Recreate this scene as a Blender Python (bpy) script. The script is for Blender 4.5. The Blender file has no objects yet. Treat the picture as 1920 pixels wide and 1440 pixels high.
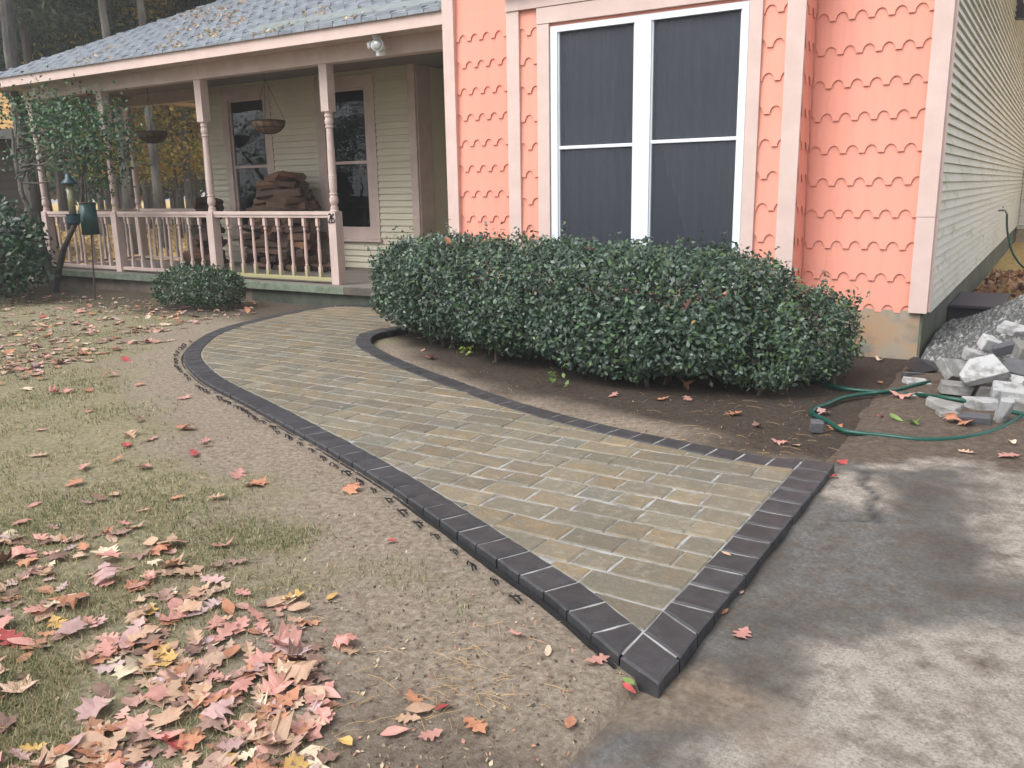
import bpy, bmesh, math, random
import numpy as np
from mathutils import Vector, Matrix
R_ = math.radians
rng = random.Random(7)
nrg = np.random.default_rng(7)
sc = bpy.context.scene
COL = sc.collection

# ---------------------------------------------------------------- camera
F, TH, ROLL, YAW, H = 1600., R_(12.9), R_(-0.985), R_(32.4), 1.4
_fw = Vector((-math.sin(YAW)*math.cos(TH), math.cos(YAW)*math.cos(TH), -math.sin(TH)))
_r = Vector((math.cos(YAW), math.sin(YAW), 0)); _u = _r.cross(_fw)
CR = _r*math.cos(ROLL)+_u*math.sin(ROLL); CU = _u*math.cos(ROLL)-_r*math.sin(ROLL)
cam = bpy.data.cameras.new('camera'); camo = bpy.data.objects.new('camera', cam); COL.objects.link(camo)
camo.matrix_world = Matrix(((CR.x, CU.x, -_fw.x, 0), (CR.y, CU.y, -_fw.y, 0), (CR.z, CU.z, -_fw.z, H), (0, 0, 0, 1)))
cam.sensor_fit = 'HORIZONTAL'; cam.sensor_width = 36; cam.lens = F/1920*36
cam.clip_start = .05; cam.clip_end = 2000
sc.camera = camo
def ray(px, py): return _fw*F+CR*(px-960)-CU*(py-720)
CP = Vector((0, 0, H))
def atz(px, py, z=0.): d = ray(px, py); return CP+d*((z-H)/d.z)
def aty(px, py, y): d = ray(px, py); return CP+d*(y/d.y)
def atx(px, py, x): d = ray(px, py); return CP+d*(x/d.x)

# ---------------------------------------------------------------- sky, sun, exposure
SUN_EL, SUN_AZ = 52, 205          # elevation, azimuth the light comes from (deg, 180 = from -Y)
w = bpy.data.worlds.new('World'); sc.world = w; w.use_nodes = True
nt = w.node_tree; bg = nt.nodes['Background']
sky = nt.nodes.new('ShaderNodeTexSky'); sky.sky_type = 'NISHITA'; sky.sun_disc = False
sky.sun_elevation = R_(SUN_EL); sky.sun_rotation = R_(SUN_AZ); sky.air_density = 1.0; sky.dust_density = 2.0; sky.ozone_density = 1.0
hs = nt.nodes.new('ShaderNodeHueSaturation'); hs.inputs['Saturation'].default_value = .22
nt.links.new(sky.outputs[0], hs.inputs['Color']); nt.links.new(hs.outputs[0], bg.inputs[0]); bg.inputs[1].default_value = .14
sl = bpy.data.lights.new('sun', 'SUN'); sl.energy = 1.1; sl.angle = R_(40); sl.color = (1, .97, .93)
so = bpy.data.objects.new('sun', sl); COL.objects.link(so)
_a = R_(SUN_AZ); _e = R_(SUN_EL)
sdir = Vector((math.sin(_a)*math.cos(_e), math.cos(_a)*math.cos(_e), math.sin(_e)))
so.rotation_euler = sdir.to_track_quat('Z', 'Y').to_euler()
sc.view_settings.view_transform = 'Standard'; sc.view_settings.look = 'None'; sc.view_settings.gamma = 1
sc.view_settings.exposure = 1.4
sc.cycles.max_bounces = 8; sc.cycles.transparent_max_bounces = 12
sc.cycles.caustics_reflective = False; sc.cycles.caustics_refractive = False

# ---------------------------------------------------------------- materials
def srgb(r, g, b): return tuple((c/255/12.92 if c/255 < .04045 else ((c/255+.055)/1.055)**2.4) for c in (r, g, b))
MATS = {}
def mat(name, col, col2=None, nscale=6., nlo=.35, nhi=.65, rough=.7, rough2=None, spec=.4, bump=0., bscale=40., bdist=.01, rand=None, rvar=0., attr=None, fine=None, trans=0., stretch=None, detail=6., zlow=None):
    """principled; colour = col (or a random pick per object from rand, or a colour attribute) mixed with col2 by world-space noise; fine = (colour, scale, lo, hi) speckle"""
    if name in MATS: return MATS[name]
    m = bpy.data.materials.new(name); m.use_nodes = True; t = m.node_tree; N = t.nodes; L = t.links
    p = N['Principled BSDF']; p.inputs['Specular IOR Level'].default_value = spec; p.inputs['Roughness'].default_value = rough
    geo = N.new('ShaderNodeNewGeometry'); pos = geo.outputs['Position']
    if stretch:
        mp = N.new('ShaderNodeMapping'); mp.inputs['Scale'].default_value = stretch; L.new(pos, mp.inputs['Vector']); pos = mp.outputs[0]
    def noise(s, d=detail):
        n = N.new('ShaderNodeTexNoise'); n.inputs['Scale'].default_value = s; n.inputs['Detail'].default_value = d; n.inputs['Roughness'].default_value = .6
        L.new(pos, n.inputs['Vector']); return n.outputs['Fac']
    def mr(v, a, b, c=0., d=1.):
        n = N.new('ShaderNodeMapRange'); n.inputs[1].default_value = a; n.inputs[2].default_value = b; n.inputs[3].default_value = c; n.inputs[4].default_value = d
        L.new(v, n.inputs[0]); return n.outputs[0]
    def mix(f, a, b, bt='MIX'):
        n = N.new('ShaderNodeMix'); n.data_type = 'RGBA'; n.blend_type = bt
        if isinstance(f, float): n.inputs[0].default_value = f
        else: L.new(f, n.inputs[0])
        for s, v in ((n.inputs[6], a), (n.inputs[7], b)):
            if isinstance(v, tuple): s.default_value = (*v[:3], 1)
            else: L.new(v, s)
        return n.outputs[2]
    c = tuple(col)
    oi = None
    if rand or rvar: oi = N.new('ShaderNodeObjectInfo')
    if rand:
        cr = N.new('ShaderNodeValToRGB'); cr.color_ramp.interpolation = 'CONSTANT' if len(rand) > 2 else 'LINEAR'
        e = cr.color_ramp.elements
        while len(e) < len(rand): e.new(.5)
        for i, q in enumerate(rand):
            e[i].position = i/len(rand) if len(rand) > 2 else i; e[i].color = (*q, 1)
        L.new(oi.outputs['Random'], cr.inputs[0]); c = cr.outputs[0]
    if attr:
        a = N.new('ShaderNodeAttribute'); a.attribute_name = attr; c = a.outputs['Color']
    if col2: c = mix(mr(noise(nscale), nlo, nhi), c, tuple(col2))
    if fine: c = mix(mr(noise(fine[1], 3.), fine[2], fine[3]), c, tuple(fine[0]))
    if zlow:     # algae grown up from the foot: (colour, z full, z none)
        sx = N.new('ShaderNodeSeparateXYZ'); L.new(geo.outputs['Position'], sx.inputs[0])
        zn = N.new('ShaderNodeMath'); zn.operation = 'MULTIPLY_ADD'; L.new(noise(9., 4.), zn.inputs[0]); zn.inputs[1].default_value = .16; L.new(sx.outputs[2], zn.inputs[2])
        c = mix(mr(zn.outputs[0], zlow[1]+.08, zlow[2]+.08, .8, 0.), c, tuple(zlow[0]))
    if rvar:
        mu = N.new('ShaderNodeMath'); mu.operation = 'MULTIPLY'; mu.inputs[1].default_value = 7.31; L.new(oi.outputs['Random'], mu.inputs[0])
        fr = N.new('ShaderNodeMath'); fr.operation = 'FRACT'; L.new(mu.outputs[0], fr.inputs[0])
        h = N.new('ShaderNodeHueSaturation'); L.new(mr(fr.outputs[0], 0, 1, 1-rvar, 1+rvar), h.inputs['Value'])
        if isinstance(c, tuple): h.inputs['Color'].default_value = (*c, 1)
        else: L.new(c, h.inputs['Color'])
        c = h.outputs[0]
    if isinstance(c, tuple): p.inputs['Base Color'].default_value = (*c, 1)
    else: L.new(c, p.inputs['Base Color'])
    if rough2 is not None: L.new(mr(noise(nscale*.7), .35, .65, rough, rough2), p.inputs['Roughness'])
    if bump:
        b = N.new('ShaderNodeBump'); b.inputs['Strength'].default_value = bump; b.inputs['Distance'].default_value = bdist
        L.new(noise(bscale), b.inputs['Height']); L.new(b.outputs[0], p.inputs['Normal'])
    if trans:
        tb = N.new('ShaderNodeBsdfTranslucent'); ms = N.new('ShaderNodeMixShader'); ms.inputs[0].default_value = trans
        if isinstance(c, tuple): tb.inputs[0].default_value = (*c, 1)
        else: L.new(c, tb.inputs[0])
        L.new(p.outputs[0], ms.inputs[1]); L.new(tb.outputs[0], ms.inputs[2]); L.new(ms.outputs[0], N['Material Output'].inputs['Surface'])
    MATS[name] = m; return m

def mat_glass(name, tint, refl=1.):
    m = bpy.data.materials.new(name); m.use_nodes = True; t = m.node_tree; N = t.nodes; L = t.links
    N.remove(N['Principled BSDF'])
    tr = N.new('ShaderNodeBsdfTransparent'); tr.inputs[0].default_value = (*tint, 1)
    gl = N.new('ShaderNodeBsdfGlossy'); gl.inputs['Roughness'].default_value = .015; gl.inputs[0].default_value = (.95*refl, .97*refl, refl, 1)
    fr = N.new('ShaderNodeFresnel'); fr.inputs[0].default_value = 1.5
    nz = N.new('ShaderNodeTexNoise'); nz.inputs['Scale'].default_value = 1.7; bp = N.new('ShaderNodeBump'); bp.inputs['Strength'].default_value = .06; bp.inputs['Distance'].default_value = .05
    L.new(nz.outputs['Fac'], bp.inputs['Height']); L.new(bp.outputs[0], gl.inputs['Normal'])
    mx = N.new('ShaderNodeMixShader'); L.new(fr.outputs[0], mx.inputs[0]); L.new(tr.outputs[0], mx.inputs[1]); L.new(gl.outputs[0], mx.inputs[2])
    L.new(mx.outputs[0], N['Material Output'].inputs['Surface']); MATS[name] = m; return m
def mat_screen(name, col, cover):
    m = bpy.data.materials.new(name); m.use_nodes = True; t = m.node_tree; N = t.nodes; L = t.links
    p = N['Principled BSDF']; p.inputs['Base Color'].default_value = (*col, 1); p.inputs['Roughness'].default_value = .5
    tr = N.new('ShaderNodeBsdfTransparent'); mx = N.new('ShaderNodeMixShader'); mx.inputs[0].default_value = cover
    L.new(tr.outputs[0], mx.inputs[1]); L.new(p.outputs[0], mx.inputs[2]); L.new(mx.outputs[0], N['Material Output'].inputs['Surface']); MATS[name] = m; return m

SALMON = mat('salmon_paint', (.78, .335, .248), (.74, .305, .225), nscale=1.6, rough=.62, bump=.12, bscale=50, bdist=.002, rvar=.012, stretch=(1, 1, .12), fine=((.66, .30, .22), 9., .56, .85))
PINK = mat('pale_pink_paint', (.64, .49, .445), (.585, .44, .395), nscale=5, rough=.6, bump=.05, bscale=80, bdist=.002)
PORCHPINK = mat('porch_pink_paint', (.57, .45, .405), (.48, .37, .33), nscale=4, rough=.65, bump=.06, bscale=60, bdist=.002)
WHITE = mat('white_vinyl', (.74, .78, .82), (.68, .72, .77), nscale=4, rough=.4)
VINYL = mat('vinyl_siding', (.58, .55, .48), (.50, .48, .40), nscale=2.2, nlo=.45, nhi=.75, rough=.55, bump=.05, bscale=70, bdist=.003, fine=((.26, .33, .14), 5., .56, .78), stretch=(1, .5, 1.5))
CLAP = mat('clapboard', (.60, .55, .43), (.55, .505, .39), nscale=2.5, rough=.6, rvar=.03, bump=.05, bscale=60, bdist=.003)
CONC = mat('foundation_concrete', (.34, .29, .225), (.40, .255, .15), nscale=2.6, nlo=.45, nhi=.62, rough=.9, fine=((.22, .205, .175), 5, .5, .72), bump=.3, bscale=60, bdist=.006)
SOFFIT = PORCHPINK
FLOOR = mat('porch_floor_boards', (.20, .17, .15), (.14, .13, .12), nscale=5, rough=.6, bump=.1, bscale=30)
EDGEB = mat('mossy_board', (.18, .21, .165), (.10, .13, .085), nscale=7, rough=.85, bump=.3, bscale=50, fine=((.24, .26, .22), 20, .5, .8))
RISER = mat('damp_riser', (.075, .085, .06), (.045, .05, .04), nscale=6, rough=.8)
ROOFM = mat('asphalt_shingle', (.25, .27, .30), (.19, .21, .24), nscale=9, rough=.85, rvar=.15, bump=.4, bscale=180, bdist=.004)
METALG = mat('galvanised_metal', (.20, .23, .23), (.16, .185, .175), nscale=8, rough=.5)
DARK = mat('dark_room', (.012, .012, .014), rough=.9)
CURT = mat('curtain_cloth', (.15, .16, .18), rough=.9)
BLACK = mat('black_plastic', (.013, .013, .015), rough=.45)
GLASS = mat_glass('window_glass', (.88, .92, .92))
SCREEN = mat_screen('insect_screen', (.050, .058, .076), .60)
PAVER = mat('tan_paver', (.195, .157, .10), (.145, .132, .098), nscale=9, nlo=.36, nhi=.64, rough=.62, rough2=.42, spec=.5, rand=[(.20, .155, .095), (.158, .14, .10), (.225, .165, .092), (.128, .126, .105), (.182, .15, .10), (.21, .168, .108), (.15, .128, .092), (.19, .147, .09)], rvar=.16, bump=.7, bscale=45, bdist=.009, fine=((.24, .215, .17), 24, .52, .78))
CHAR = mat('charcoal_paver', (.026, .0255, .028), (.042, .041, .044), nscale=14, rough=.6, rough2=.45, spec=.5, rvar=.16, bump=.3, bscale=120, bdist=.004, fine=((.10, .10, .11), 60, .62, .85))
SAND_GLINT = mat('joint_sand_glint', (.32, .32, .31), (.17, .162, .15), nscale=9, nlo=.42, nhi=.62, rough=.9)  # light grey joint sand, with sky glints of the paver bevels painted in
BARK = mat('bark', (.12, .10, .085), (.05, .045, .04), nscale=7, rough=.95, bump=.6, bscale=14, bdist=.05, stretch=(1, 1, .2))
PALEBARK = mat('pale_bark', (.17, .155, .135), (.06, .055, .05), nscale=4, rough=.95, bump=.5, bscale=14, bdist=.04, stretch=(1, 1, .4))
STEM = mat('shrub_stem', (.10, .075, .055), rough=.9)
HOSE = mat('green_hose', (.007, .07, .05), (.005, .048, .036), nscale=20, rough=.35)
def leafmat(name, cols, rough=.45, tr=.25, spec=.5): return mat(name, cols[0], rough=rough, spec=spec, attr='col', trans=tr)
FOL = leafmat('foliage', [(.05, .08, .03)], rough=.42, tr=.2)
FOLM = leafmat('matte_foliage', [(.05, .08, .03)], rough=.8, tr=.35, spec=.2)

# ---------------------------------------------------------------- helpers
def new_mesh(name, v, f, m=None, smooth=False):
    me = bpy.data.meshes.new(name); me.from_pydata([tuple(q) for q in v], [], f); me.update()
    if m: me.materials.append(m)
    if smooth: me.polygons.foreach_set('use_smooth', [True]*len(me.polygons))
    return me
def link(name, me, parent=None, loc=(0, 0, 0), rot=(0, 0, 0), scale=(1, 1, 1)):
    o = bpy.data.objects.new(name, me); COL.objects.link(o); o.location = loc; o.rotation_euler = rot; o.scale = scale
    if parent: o.parent = parent; o.matrix_parent_inverse = Matrix.Translation(parent_loc(parent)).inverted()
    return o
PLOC = {}
def parent_loc(p):
    if p.name not in PLOC:
        l = Vector(p.location)
        if p.parent: pass
        PLOC[p.name] = l
    return PLOC[p.name]
def tag(o, label=None, cat=None, group=None, kind=None):
    if label: o['label'] = label
    if cat: o['category'] = cat
    if group: o['group'] = group
    if kind: o['kind'] = kind
    return o
def empty(name, loc, label, cat, group=None):
    o = bpy.data.objects.new(name, None); COL.objects.link(o); o.location = loc; o.empty_display_size = .2
    return tag(o, label, cat, group)
class MB:
    def __init__(s): s.v = []; s.f = []
    def box(s, x0, x1, y0, y1, z0, z1):
        b = len(s.v); s.v += [(x, y, z) for z in (z0, z1) for y in (y0, y1) for x in (x0, x1)]
        s.f += [tuple(b+i for i in q) for q in ((0, 2, 3, 1), (4, 5, 7, 6), (0, 1, 5, 4), (2, 6, 7, 3), (0, 4, 6, 2), (1, 3, 7, 5))]; return s
    def quad(s, *p): b = len(s.v); s.v += list(p); s.f.append(tuple(range(b, b+len(p)))); return s
    def lathe(s, prof, seg=12, c=(0, 0, 0)):
        b = len(s.v)
        for r, z in prof:
            for k in range(seg): a = 2*math.pi*k/seg; s.v.append((c[0]+r*math.cos(a), c[1]+r*math.sin(a), c[2]+z))
        for i in range(len(prof)-1):
            for k in range(seg): k2 = (k+1) % seg; s.f.append((b+i*seg+k, b+i*seg+k2, b+(i+1)*seg+k2, b+(i+1)*seg+k))
        s.f.append(tuple(b+k for k in range(seg))[::-1]); s.f.append(tuple(b+(len(prof)-1)*seg+k for k in range(seg))); return s
    def tube(s, pts, rad, seg=8):
        pts = [Vector(p) for p in pts]; n = len(pts); b = len(s.v)
        if not isinstance(rad, (list, tuple)): rad = [rad]*n
        up = Vector((0, 0, 1)); prev = None
        for i, p in enumerate(pts):
            d = (pts[min(i+1, n-1)]-pts[max(i-1, 0)]).normalized()
            a = prev if prev is not None else (up if abs(d.z) < .9 else Vector((1, 0, 0)))
            x = (a-d*a.dot(d)).normalized(); y = d.cross(x); prev = x
            for k in range(seg):
                t = 2*math.pi*k/seg; s.v.append(tuple(p+(x*math.cos(t)+y*math.sin(t))*rad[i]))
        for i in range(n-1):
            for k in range(seg): k2 = (k+1) % seg; s.f.append((b+i*seg+k, b+i*seg+k2, b+(i+1)*seg+k2, b+(i+1)*seg+k))
        s.f.append(tuple(b+k for k in range(seg))[::-1]); s.f.append(tuple(b+(n-1)*seg+k for k in range(seg))); return s
    def build(s, name, m, parent=None, smooth=False, bevel=0.):
        me = new_mesh(name, s.v, s.f, m, smooth)
        if bevel:
            bm = bmesh.new(); bm.from_mesh(me); bmesh.ops.bevel(bm, geom=list(bm.edges), offset=bevel, segments=2, affect='EDGES', profile=.6); bm.to_mesh(me); bm.free()
        return link(name, me, parent)
def smooth_curve(pts, step):
    P = [Vector(p) for p in pts]; out = []
    for i in range(len(P)-1):
        p0, p1, p2, p3 = P[max(i-1, 0)], P[i], P[i+1], P[min(i+2, len(P)-1)]
        n = max(2, int((p2-p1).length/step*2))
        for k in range(n):
            t = k/n; out.append(.5*((2*p1)+(p2-p0)*t+(2*p0-5*p1+4*p2-p3)*t*t+(3*p1-p0-3*p2+p3)*t**3))
    out.append(P[-1])
    # even resample
    L = [0.]
    for a, b in zip(out, out[1:]): L.append(L[-1]+(b-a).length)
    n = max(2, round(L[-1]/step)); res = []; j = 0
    for k in range(n+1):
        d = L[-1]*k/n
        while j < len(L)-2 and L[j+1] < d: j += 1
        t = (d-L[j])/max(1e-9, L[j+1]-L[j]); res.append(out[j].lerp(out[j+1], t))
    return res
# value noise
_perm = nrg.random((64, 64))
def vnoise(x, y):
    x = np.asarray(x, float); y = np.asarray(y, float); xi = np.floor(x).astype(int); yi = np.floor(y).astype(int); fx = x-xi; fy = y-yi
    fx = fx*fx*(3-2*fx); fy = fy*fy*(3-2*fy); g = lambda a, b: _perm[a & 63, b & 63]
    return (g(xi, yi)*(1-fx)+g(xi+1, yi)*fx)*(1-fy)+(g(xi, yi+1)*(1-fx)+g(xi+1, yi+1)*fx)*fy
def fbm(x, y, o=4):
    s = 0; a = .5; t = 0
    for k in range(o): s = s+a*vnoise(x*2**k+17*k, y*2**k+5*k); t += a; a *= .55
    return s/t
def colattr(me, cols):   # one colour per face corner, cols = (nfaces,3), faces all with k corners
    a = me.color_attributes.new('col', 'FLOAT_COLOR', 'CORNER'); n = len(me.loops); k = n//len(cols)
    c = np.ones((n, 4), np.float32); c[:, :3] = np.repeat(cols, k, 0); a.data.foreach_set('color', c.ravel())
def soup(name, tris, cols, m, parent=None):
    """tris (n,k,3) polygons with one colour each"""
    n, k = tris.shape[:2]; me = bpy.data.meshes.new(name)
    me.vertices.add(n*k); me.vertices.foreach_set('co', tris.astype(np.float32).ravel())
    me.loops.add(n*k); me.loops.foreach_set('vertex_index', np.arange(n*k, dtype=np.int32))
    me.polygons.add(n); me.polygons.foreach_set('loop_start', np.arange(0, n*k, k, dtype=np.int32)); 
    me.update(calc_edges=True); me.materials.append(m); colattr(me, cols)
    return link(name, me, parent)
def leaf_quads(P, L, W, up=.5, nrm=None, droop=0.):
    """leaf-shaped quads (pointed rhombus) at points P (n,3), random orientation, normals biased to up / nrm"""
    n = len(P); d = nrg.normal(size=(n, 3)); d[:, 2] -= droop; d /= np.linalg.norm(d, axis=1)[:, None]
    b = nrg.normal(size=(n, 3)); b[:, 2] += up*2
    if nrm is not None: b += nrm*1.6
    s = np.cross(d, b); s /= np.linalg.norm(s, axis=1)[:, None]+1e-9
    L = np.broadcast_to(L, n)[:, None]; W = np.broadcast_to(W, n)[:, None]
    return np.stack([P-d*L/2, P+s*W/2-d*L*.05, P+d*L/2, P-s*W/2-d*L*.05], 1)
def pick(cols, n, var=.25):
    c = np.array(cols)[nrg.integers(0, len(cols), n)]; return np.clip(c*(1+nrg.uniform(-var, var, (n, 1))), 0, 1)

# ================================================================ PATH CURVES (photo pixels on the plane of the paving)
PZ = .06
def g2(l, z=PZ): return [Vector((atz(*q, z).x, atz(*q, z).y, 0)) for q in l]
LO = g2([(1231, 1276), (1163, 1235), (1039, 1126), (989.6, 1091), (800, 959), (681.7, 881), (562, 812), (460, 756), (416, 734), (378, 711.7), (352, 688), (343, 672), (345, 659), (358, 644.6), (384, 627), (422, 612.5), (460, 602), (524, 587.7)])
LO += [Vector(p) for p in ((-7.42, 7.15, 0), (-7.36, 7.5, 0), (-7.15, 7.68, 0), (-6.7, 7.72, 0), (-6.0, 7.72, 0), (-5.5, 7.72, 0))]
RI = g2([(1494, 883), (1410, 869), (1300, 848), (1111.7, 808), (960, 767), (843, 726), (725, 680), (678.7, 656), (666, 644), (667, 633), (684, 623)])
RI += [Vector(p) for p in ((-5.6, 6.45, 0), (-5.5, 6.8, 0), (-5.45, 7.25, 0))]
BW = .152
lo = smooth_curve(LO, .156); ri = smooth_curve(RI, .156)
def offset(c, d):
    out = []
    for i, p in enumerate(c):
        t = (c[min(i+1, len(c)-1)]-c[max(i-1, 0)]).normalized(); out.append(p+Vector((t.y, -t.x, 0))*d)
    return out
li = offset(lo, BW)          # to the right of travel = towards the path
ro = offset(ri, BW)          # the border on the bed's side
XD0, XD1 = -.955, -.80       # inner and outer side of the border along the driveway
YD0, YD1 = 2.02, 4.21
def _ext(a, b, x): return a.y+(b.y-a.y)*(x-a.x)/(b.x-a.x)
while lo[1].x > XD0-.05: del lo[1], li[1]
YC0, YC1 = _ext(lo[3], lo[1], XD0), _ext(li[3], li[1], XD0); YD0 = YC0-(YC1-YC0)*.42
lo[0] = Vector((XD0, YC0, 0)); li[0] = Vector((XD0, YC1, 0))
ri[0] = Vector((XD0, 4.02, 0)); ro[0] = Vector((XD0, YD1, 0))
field = [p for p in li]+[Vector((-5.45, 7.57, 0))]+[p for p in reversed(ri)]
outline = lo+[Vector((-5.3, 7.72, 0))]+list(reversed(ro))+[Vector((XD1, YD1, 0)), Vector((XD1, YD0, 0))]
OUT = np.array([(p.x, p.y) for p in outline])
def inside(x, y, poly=OUT):
    x = np.asarray(x); y = np.asarray(y); r = np.zeros(x.shape, bool); j = len(poly)-1
    for i in range(len(poly)):
        xi, yi = poly[i]; xj, yj = poly[j]
        c = ((yi > y) != (yj > y)) & (x < (xj-xi)*(y-yi)/(yj-yi+1e-12)+xi); r ^= c; j = i
    return r
def dist_to(x, y, curve):
    x = np.asarray(x, float); y = np.asarray(y, float); d = np.full(x.shape, 1e9)
    for a, b in zip(curve, curve[1:]):
        ax, ay, bx, by = a[0], a[1], b[0], b[1]; L2 = (bx-ax)**2+(by-ay)**2+1e-12
        t = np.clip(((x-ax)*(bx-ax)+(y-ay)*(by-ay))/L2, 0, 1); d = np.minimum(d, np.hypot(x-ax-t*(bx-ax), y-ay-t*(by-ay)))
    return d
LOc = [(p.x, p.y) for p in lo[:60]]; LOc = LOc[::3]+[LOc[-1]]

# ================================================================ GROUND
def hground(x, y):
    x = np.asarray(x, float); y = np.asarray(y, float)
    h = (fbm(x*.6, y*.6, 3)-.5)*.05+(fbm(x*4+3, y*4, 3)-.5)*.018
    near = np.clip((np.hypot(x+2, y-3)-9)/10, 0, 1)
    h = h*(1-near)
    m = np.exp(-(((x+4.4)/.5)**2+((y-2.95)/.28)**2))*.035      # spoil heaps beside the path
    m = m+np.exp(-(((x+3.2)/.35)**2+((y-2.55)/.22)**2))*.02
    db = dist_to(x, y, LOc); m = m+np.clip((.45-db)/.35, 0, 1)*.028
    ins = inside(x, y, OUT)
    h = np.where(ins, np.minimum(h+m, .034), h+m)
    drv = (x > -.86) & (y < 9.5)
    return np.where(drv, -.04, h)-.004
def grass_mask(x, y):
    d = dist_to(x, y, LOc); g = np.clip((d-.31-.5*np.clip((fbm(x*1.3, y*1.3, 4)-.45)*3.2, -.4, 1.))/.35, 0, 1)
    g = g*(x < -1.5+.5*(fbm(x*2+9, y*2, 2)-.5))
    e = np.clip((d-.05)/.3, 0, 1)
    g = np.where((y > 6.1) & (x > -9.5), g*np.clip((6.9-y)/.8, 0, 1), g)
    bed = inside(x, y, OUT) | (np.minimum(x+.0, 9) > -1.2) | ((y > 4.4) & (x > -5.2))
    # bare side in front of the near corner
    nb = np.clip((1.1-np.hypot((x+1.35)/.75, (y-1.75)/.5))*2, 0, 1)
    return np.where(bed, 0, g*e*(1-nb))
def axis(lo_, hi_, fine0, fine1, st):
    a = list(np.arange(fine0, fine1, st)); s = st; v = fine0
    L = []; 
    while v > lo_: s *= 1.35; v -= s; L.append(v)
    s = st; v = a[-1]; Rr = []
    while v < hi_: s *= 1.35; v += s; Rr.append(v)
    return np.array(L[::-1]+a+Rr)
def grid(name, xs, ys, hf, m, attrs):
    X, Y = np.meshgrid(xs, ys); Z = hf(X, Y); n, k = X.shape
    idx = np.arange(n*k).reshape(n, k); f = np.stack([idx[:-1, :-1], idx[:-1, 1:], idx[1:, 1:], idx[1:, :-1]], -1).reshape(-1, 4)
    me = bpy.data.meshes.new(name); me.vertices.add(n*k); me.vertices.foreach_set('co', np.stack([X, Y, Z], -1).astype(np.float32).ravel())
    me.loops.add(len(f)*4); me.loops.foreach_set('vertex_index', f.astype(np.int32).ravel()); me.polygons.add(len(f)); me.polygons.foreach_set('loop_start', np.arange(0, len(f)*4, 4, dtype=np.int32))
    me.update(calc_edges=True); me.polygons.foreach_set('use_smooth', np.ones(len(f), bool)); me.materials.append(m)
    for an, fn in attrs.items():
        a = me.attributes.new(an, 'FLOAT', 'POINT'); a.data.foreach_set('value', fn(X, Y).astype(np.float32).ravel())
    return link(name, me)
def mat_ground():
    m = bpy.data.materials.new('soil_and_lawn'); m.use_nodes = True; t = m.node_tree; N = t.nodes; L = t.links; p = N['Principled BSDF']
    geo = N.new('ShaderNodeNewGeometry')
    def noise(s, d=6, r=.62):
        n = N.new('ShaderNodeTexNoise'); n.inputs['Scale'].default_value = s; n.inputs['Detail'].default_value = d; n.inputs['Roughness'].default_value = r; L.new(geo.outputs['Position'], n.inputs['Vector']); return n.outputs['Fac']
    def ramp(v, *st):
        r = N.new('ShaderNodeValToRGB'); e = r.color_ramp.elements
        while len(e) < len(st): e.new(.5)
        for i, (q, c) in enumerate(st): e[i].position = q; e[i].color = (*c, 1)
        L.new(v, r.inputs[0]); return r.outputs[0]
    def mix(f, a, b):
        n = N.new('ShaderNodeMix'); n.data_type = 'RGBA'; L.new(f, n.inputs[0]); L.new(a, n.inputs[6]); L.new(b, n.inputs[7]); return n.outputs[2]
    def at(nm): a = N.new('ShaderNodeAttribute'); a.attribute_name = nm; return a.outputs['Fac']
    soil = ramp(noise(38, 8, .72), (.28, (.11, .083, .062)), (.44, (.20, .16, .122)), (.57, (.28, .232, .18)), (.74, (.39, .335, .27)))
    thatch = ramp(noise(34, 8, .7), (.28, (.11, .10, .058)), (.45, (.20, .178, .108)), (.58, (.27, .238, .155)), (.76, (.37, .33, .235)))
    mulch = ramp(noise(34, 8, .7), (.28, (.028, .021, .017)), (.48, (.052, .039, .03)), (.62, (.075, .057, .043)), (.76, (.135, .105, .08)))
    litter = ramp(noise(9, 8), (.2, (.22, .13, .05)), (.42, (.42, .27, .10)), (.6, (.56, .40, .16)), (.8, (.66, .50, .24)))
    c = mix(at('grass'), soil, thatch); c = mix(at('mulch'), c, mulch); c = mix(at('litter'), c, litter)
    L.new(c, p.inputs['Base Color']); p.inputs['Roughness'].default_value = .95; p.inputs['Specular IOR Level'].default_value = .2
    b = N.new('ShaderNodeBump'); b.inputs['Strength'].default_value = .7; b.inputs['Distance'].default_value = .02; L.new(noise(110, 6, .7), b.inputs['Height']); L.new(b.outputs[0], p.inputs['Normal'])
    return m
def mulch_mask(x, y):
    n = (fbm(x*1.5, y*1.5, 4)-.5)
    bed = np.clip((y-np.interp(x, [-6, -5.2, -4, -3, -2, -1, -.5], [6.4, 5.95, 5.1, 4.72, 4.36, 4.2, 4.1])+.35*n*2)/.35, 0, 1)*(x > -6.2)*(x < .2+n)
    por = np.clip((y-6.2+.8*n)/.4, 0, 1)*(x < -7.3)*(y < 8)*(x > -15)
    crn = np.clip((.8-np.hypot((x+1.0)/.75, (y-1.45)/.75)+1.2*n)*2, 0, 1)*.45
    return np.clip(np.maximum(np.maximum(bed, por*.8), crn), 0, 1)
def litter_mask(x, y):
    n = fbm(x*.8, y*.8, 3)-.5
    return np.clip((y-9.6+n)/.8, 0, 1)*(x < -7)+((y > 9) & (x > -1.2) & (y < 40))*np.clip((y-9-n)/.6, 0, 1)
GROUND = grid('ground', axis(-160, 120, -13., -.7, .045), axis(-60, 260, .6, 8.2, .045), hground, mat_ground(), dict(grass=grass_mask, mulch=mulch_mask, litter=lambda x, y: np.clip(litter_mask(x, y), 0, 1)))
tag(GROUND, kind='structure')

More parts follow.
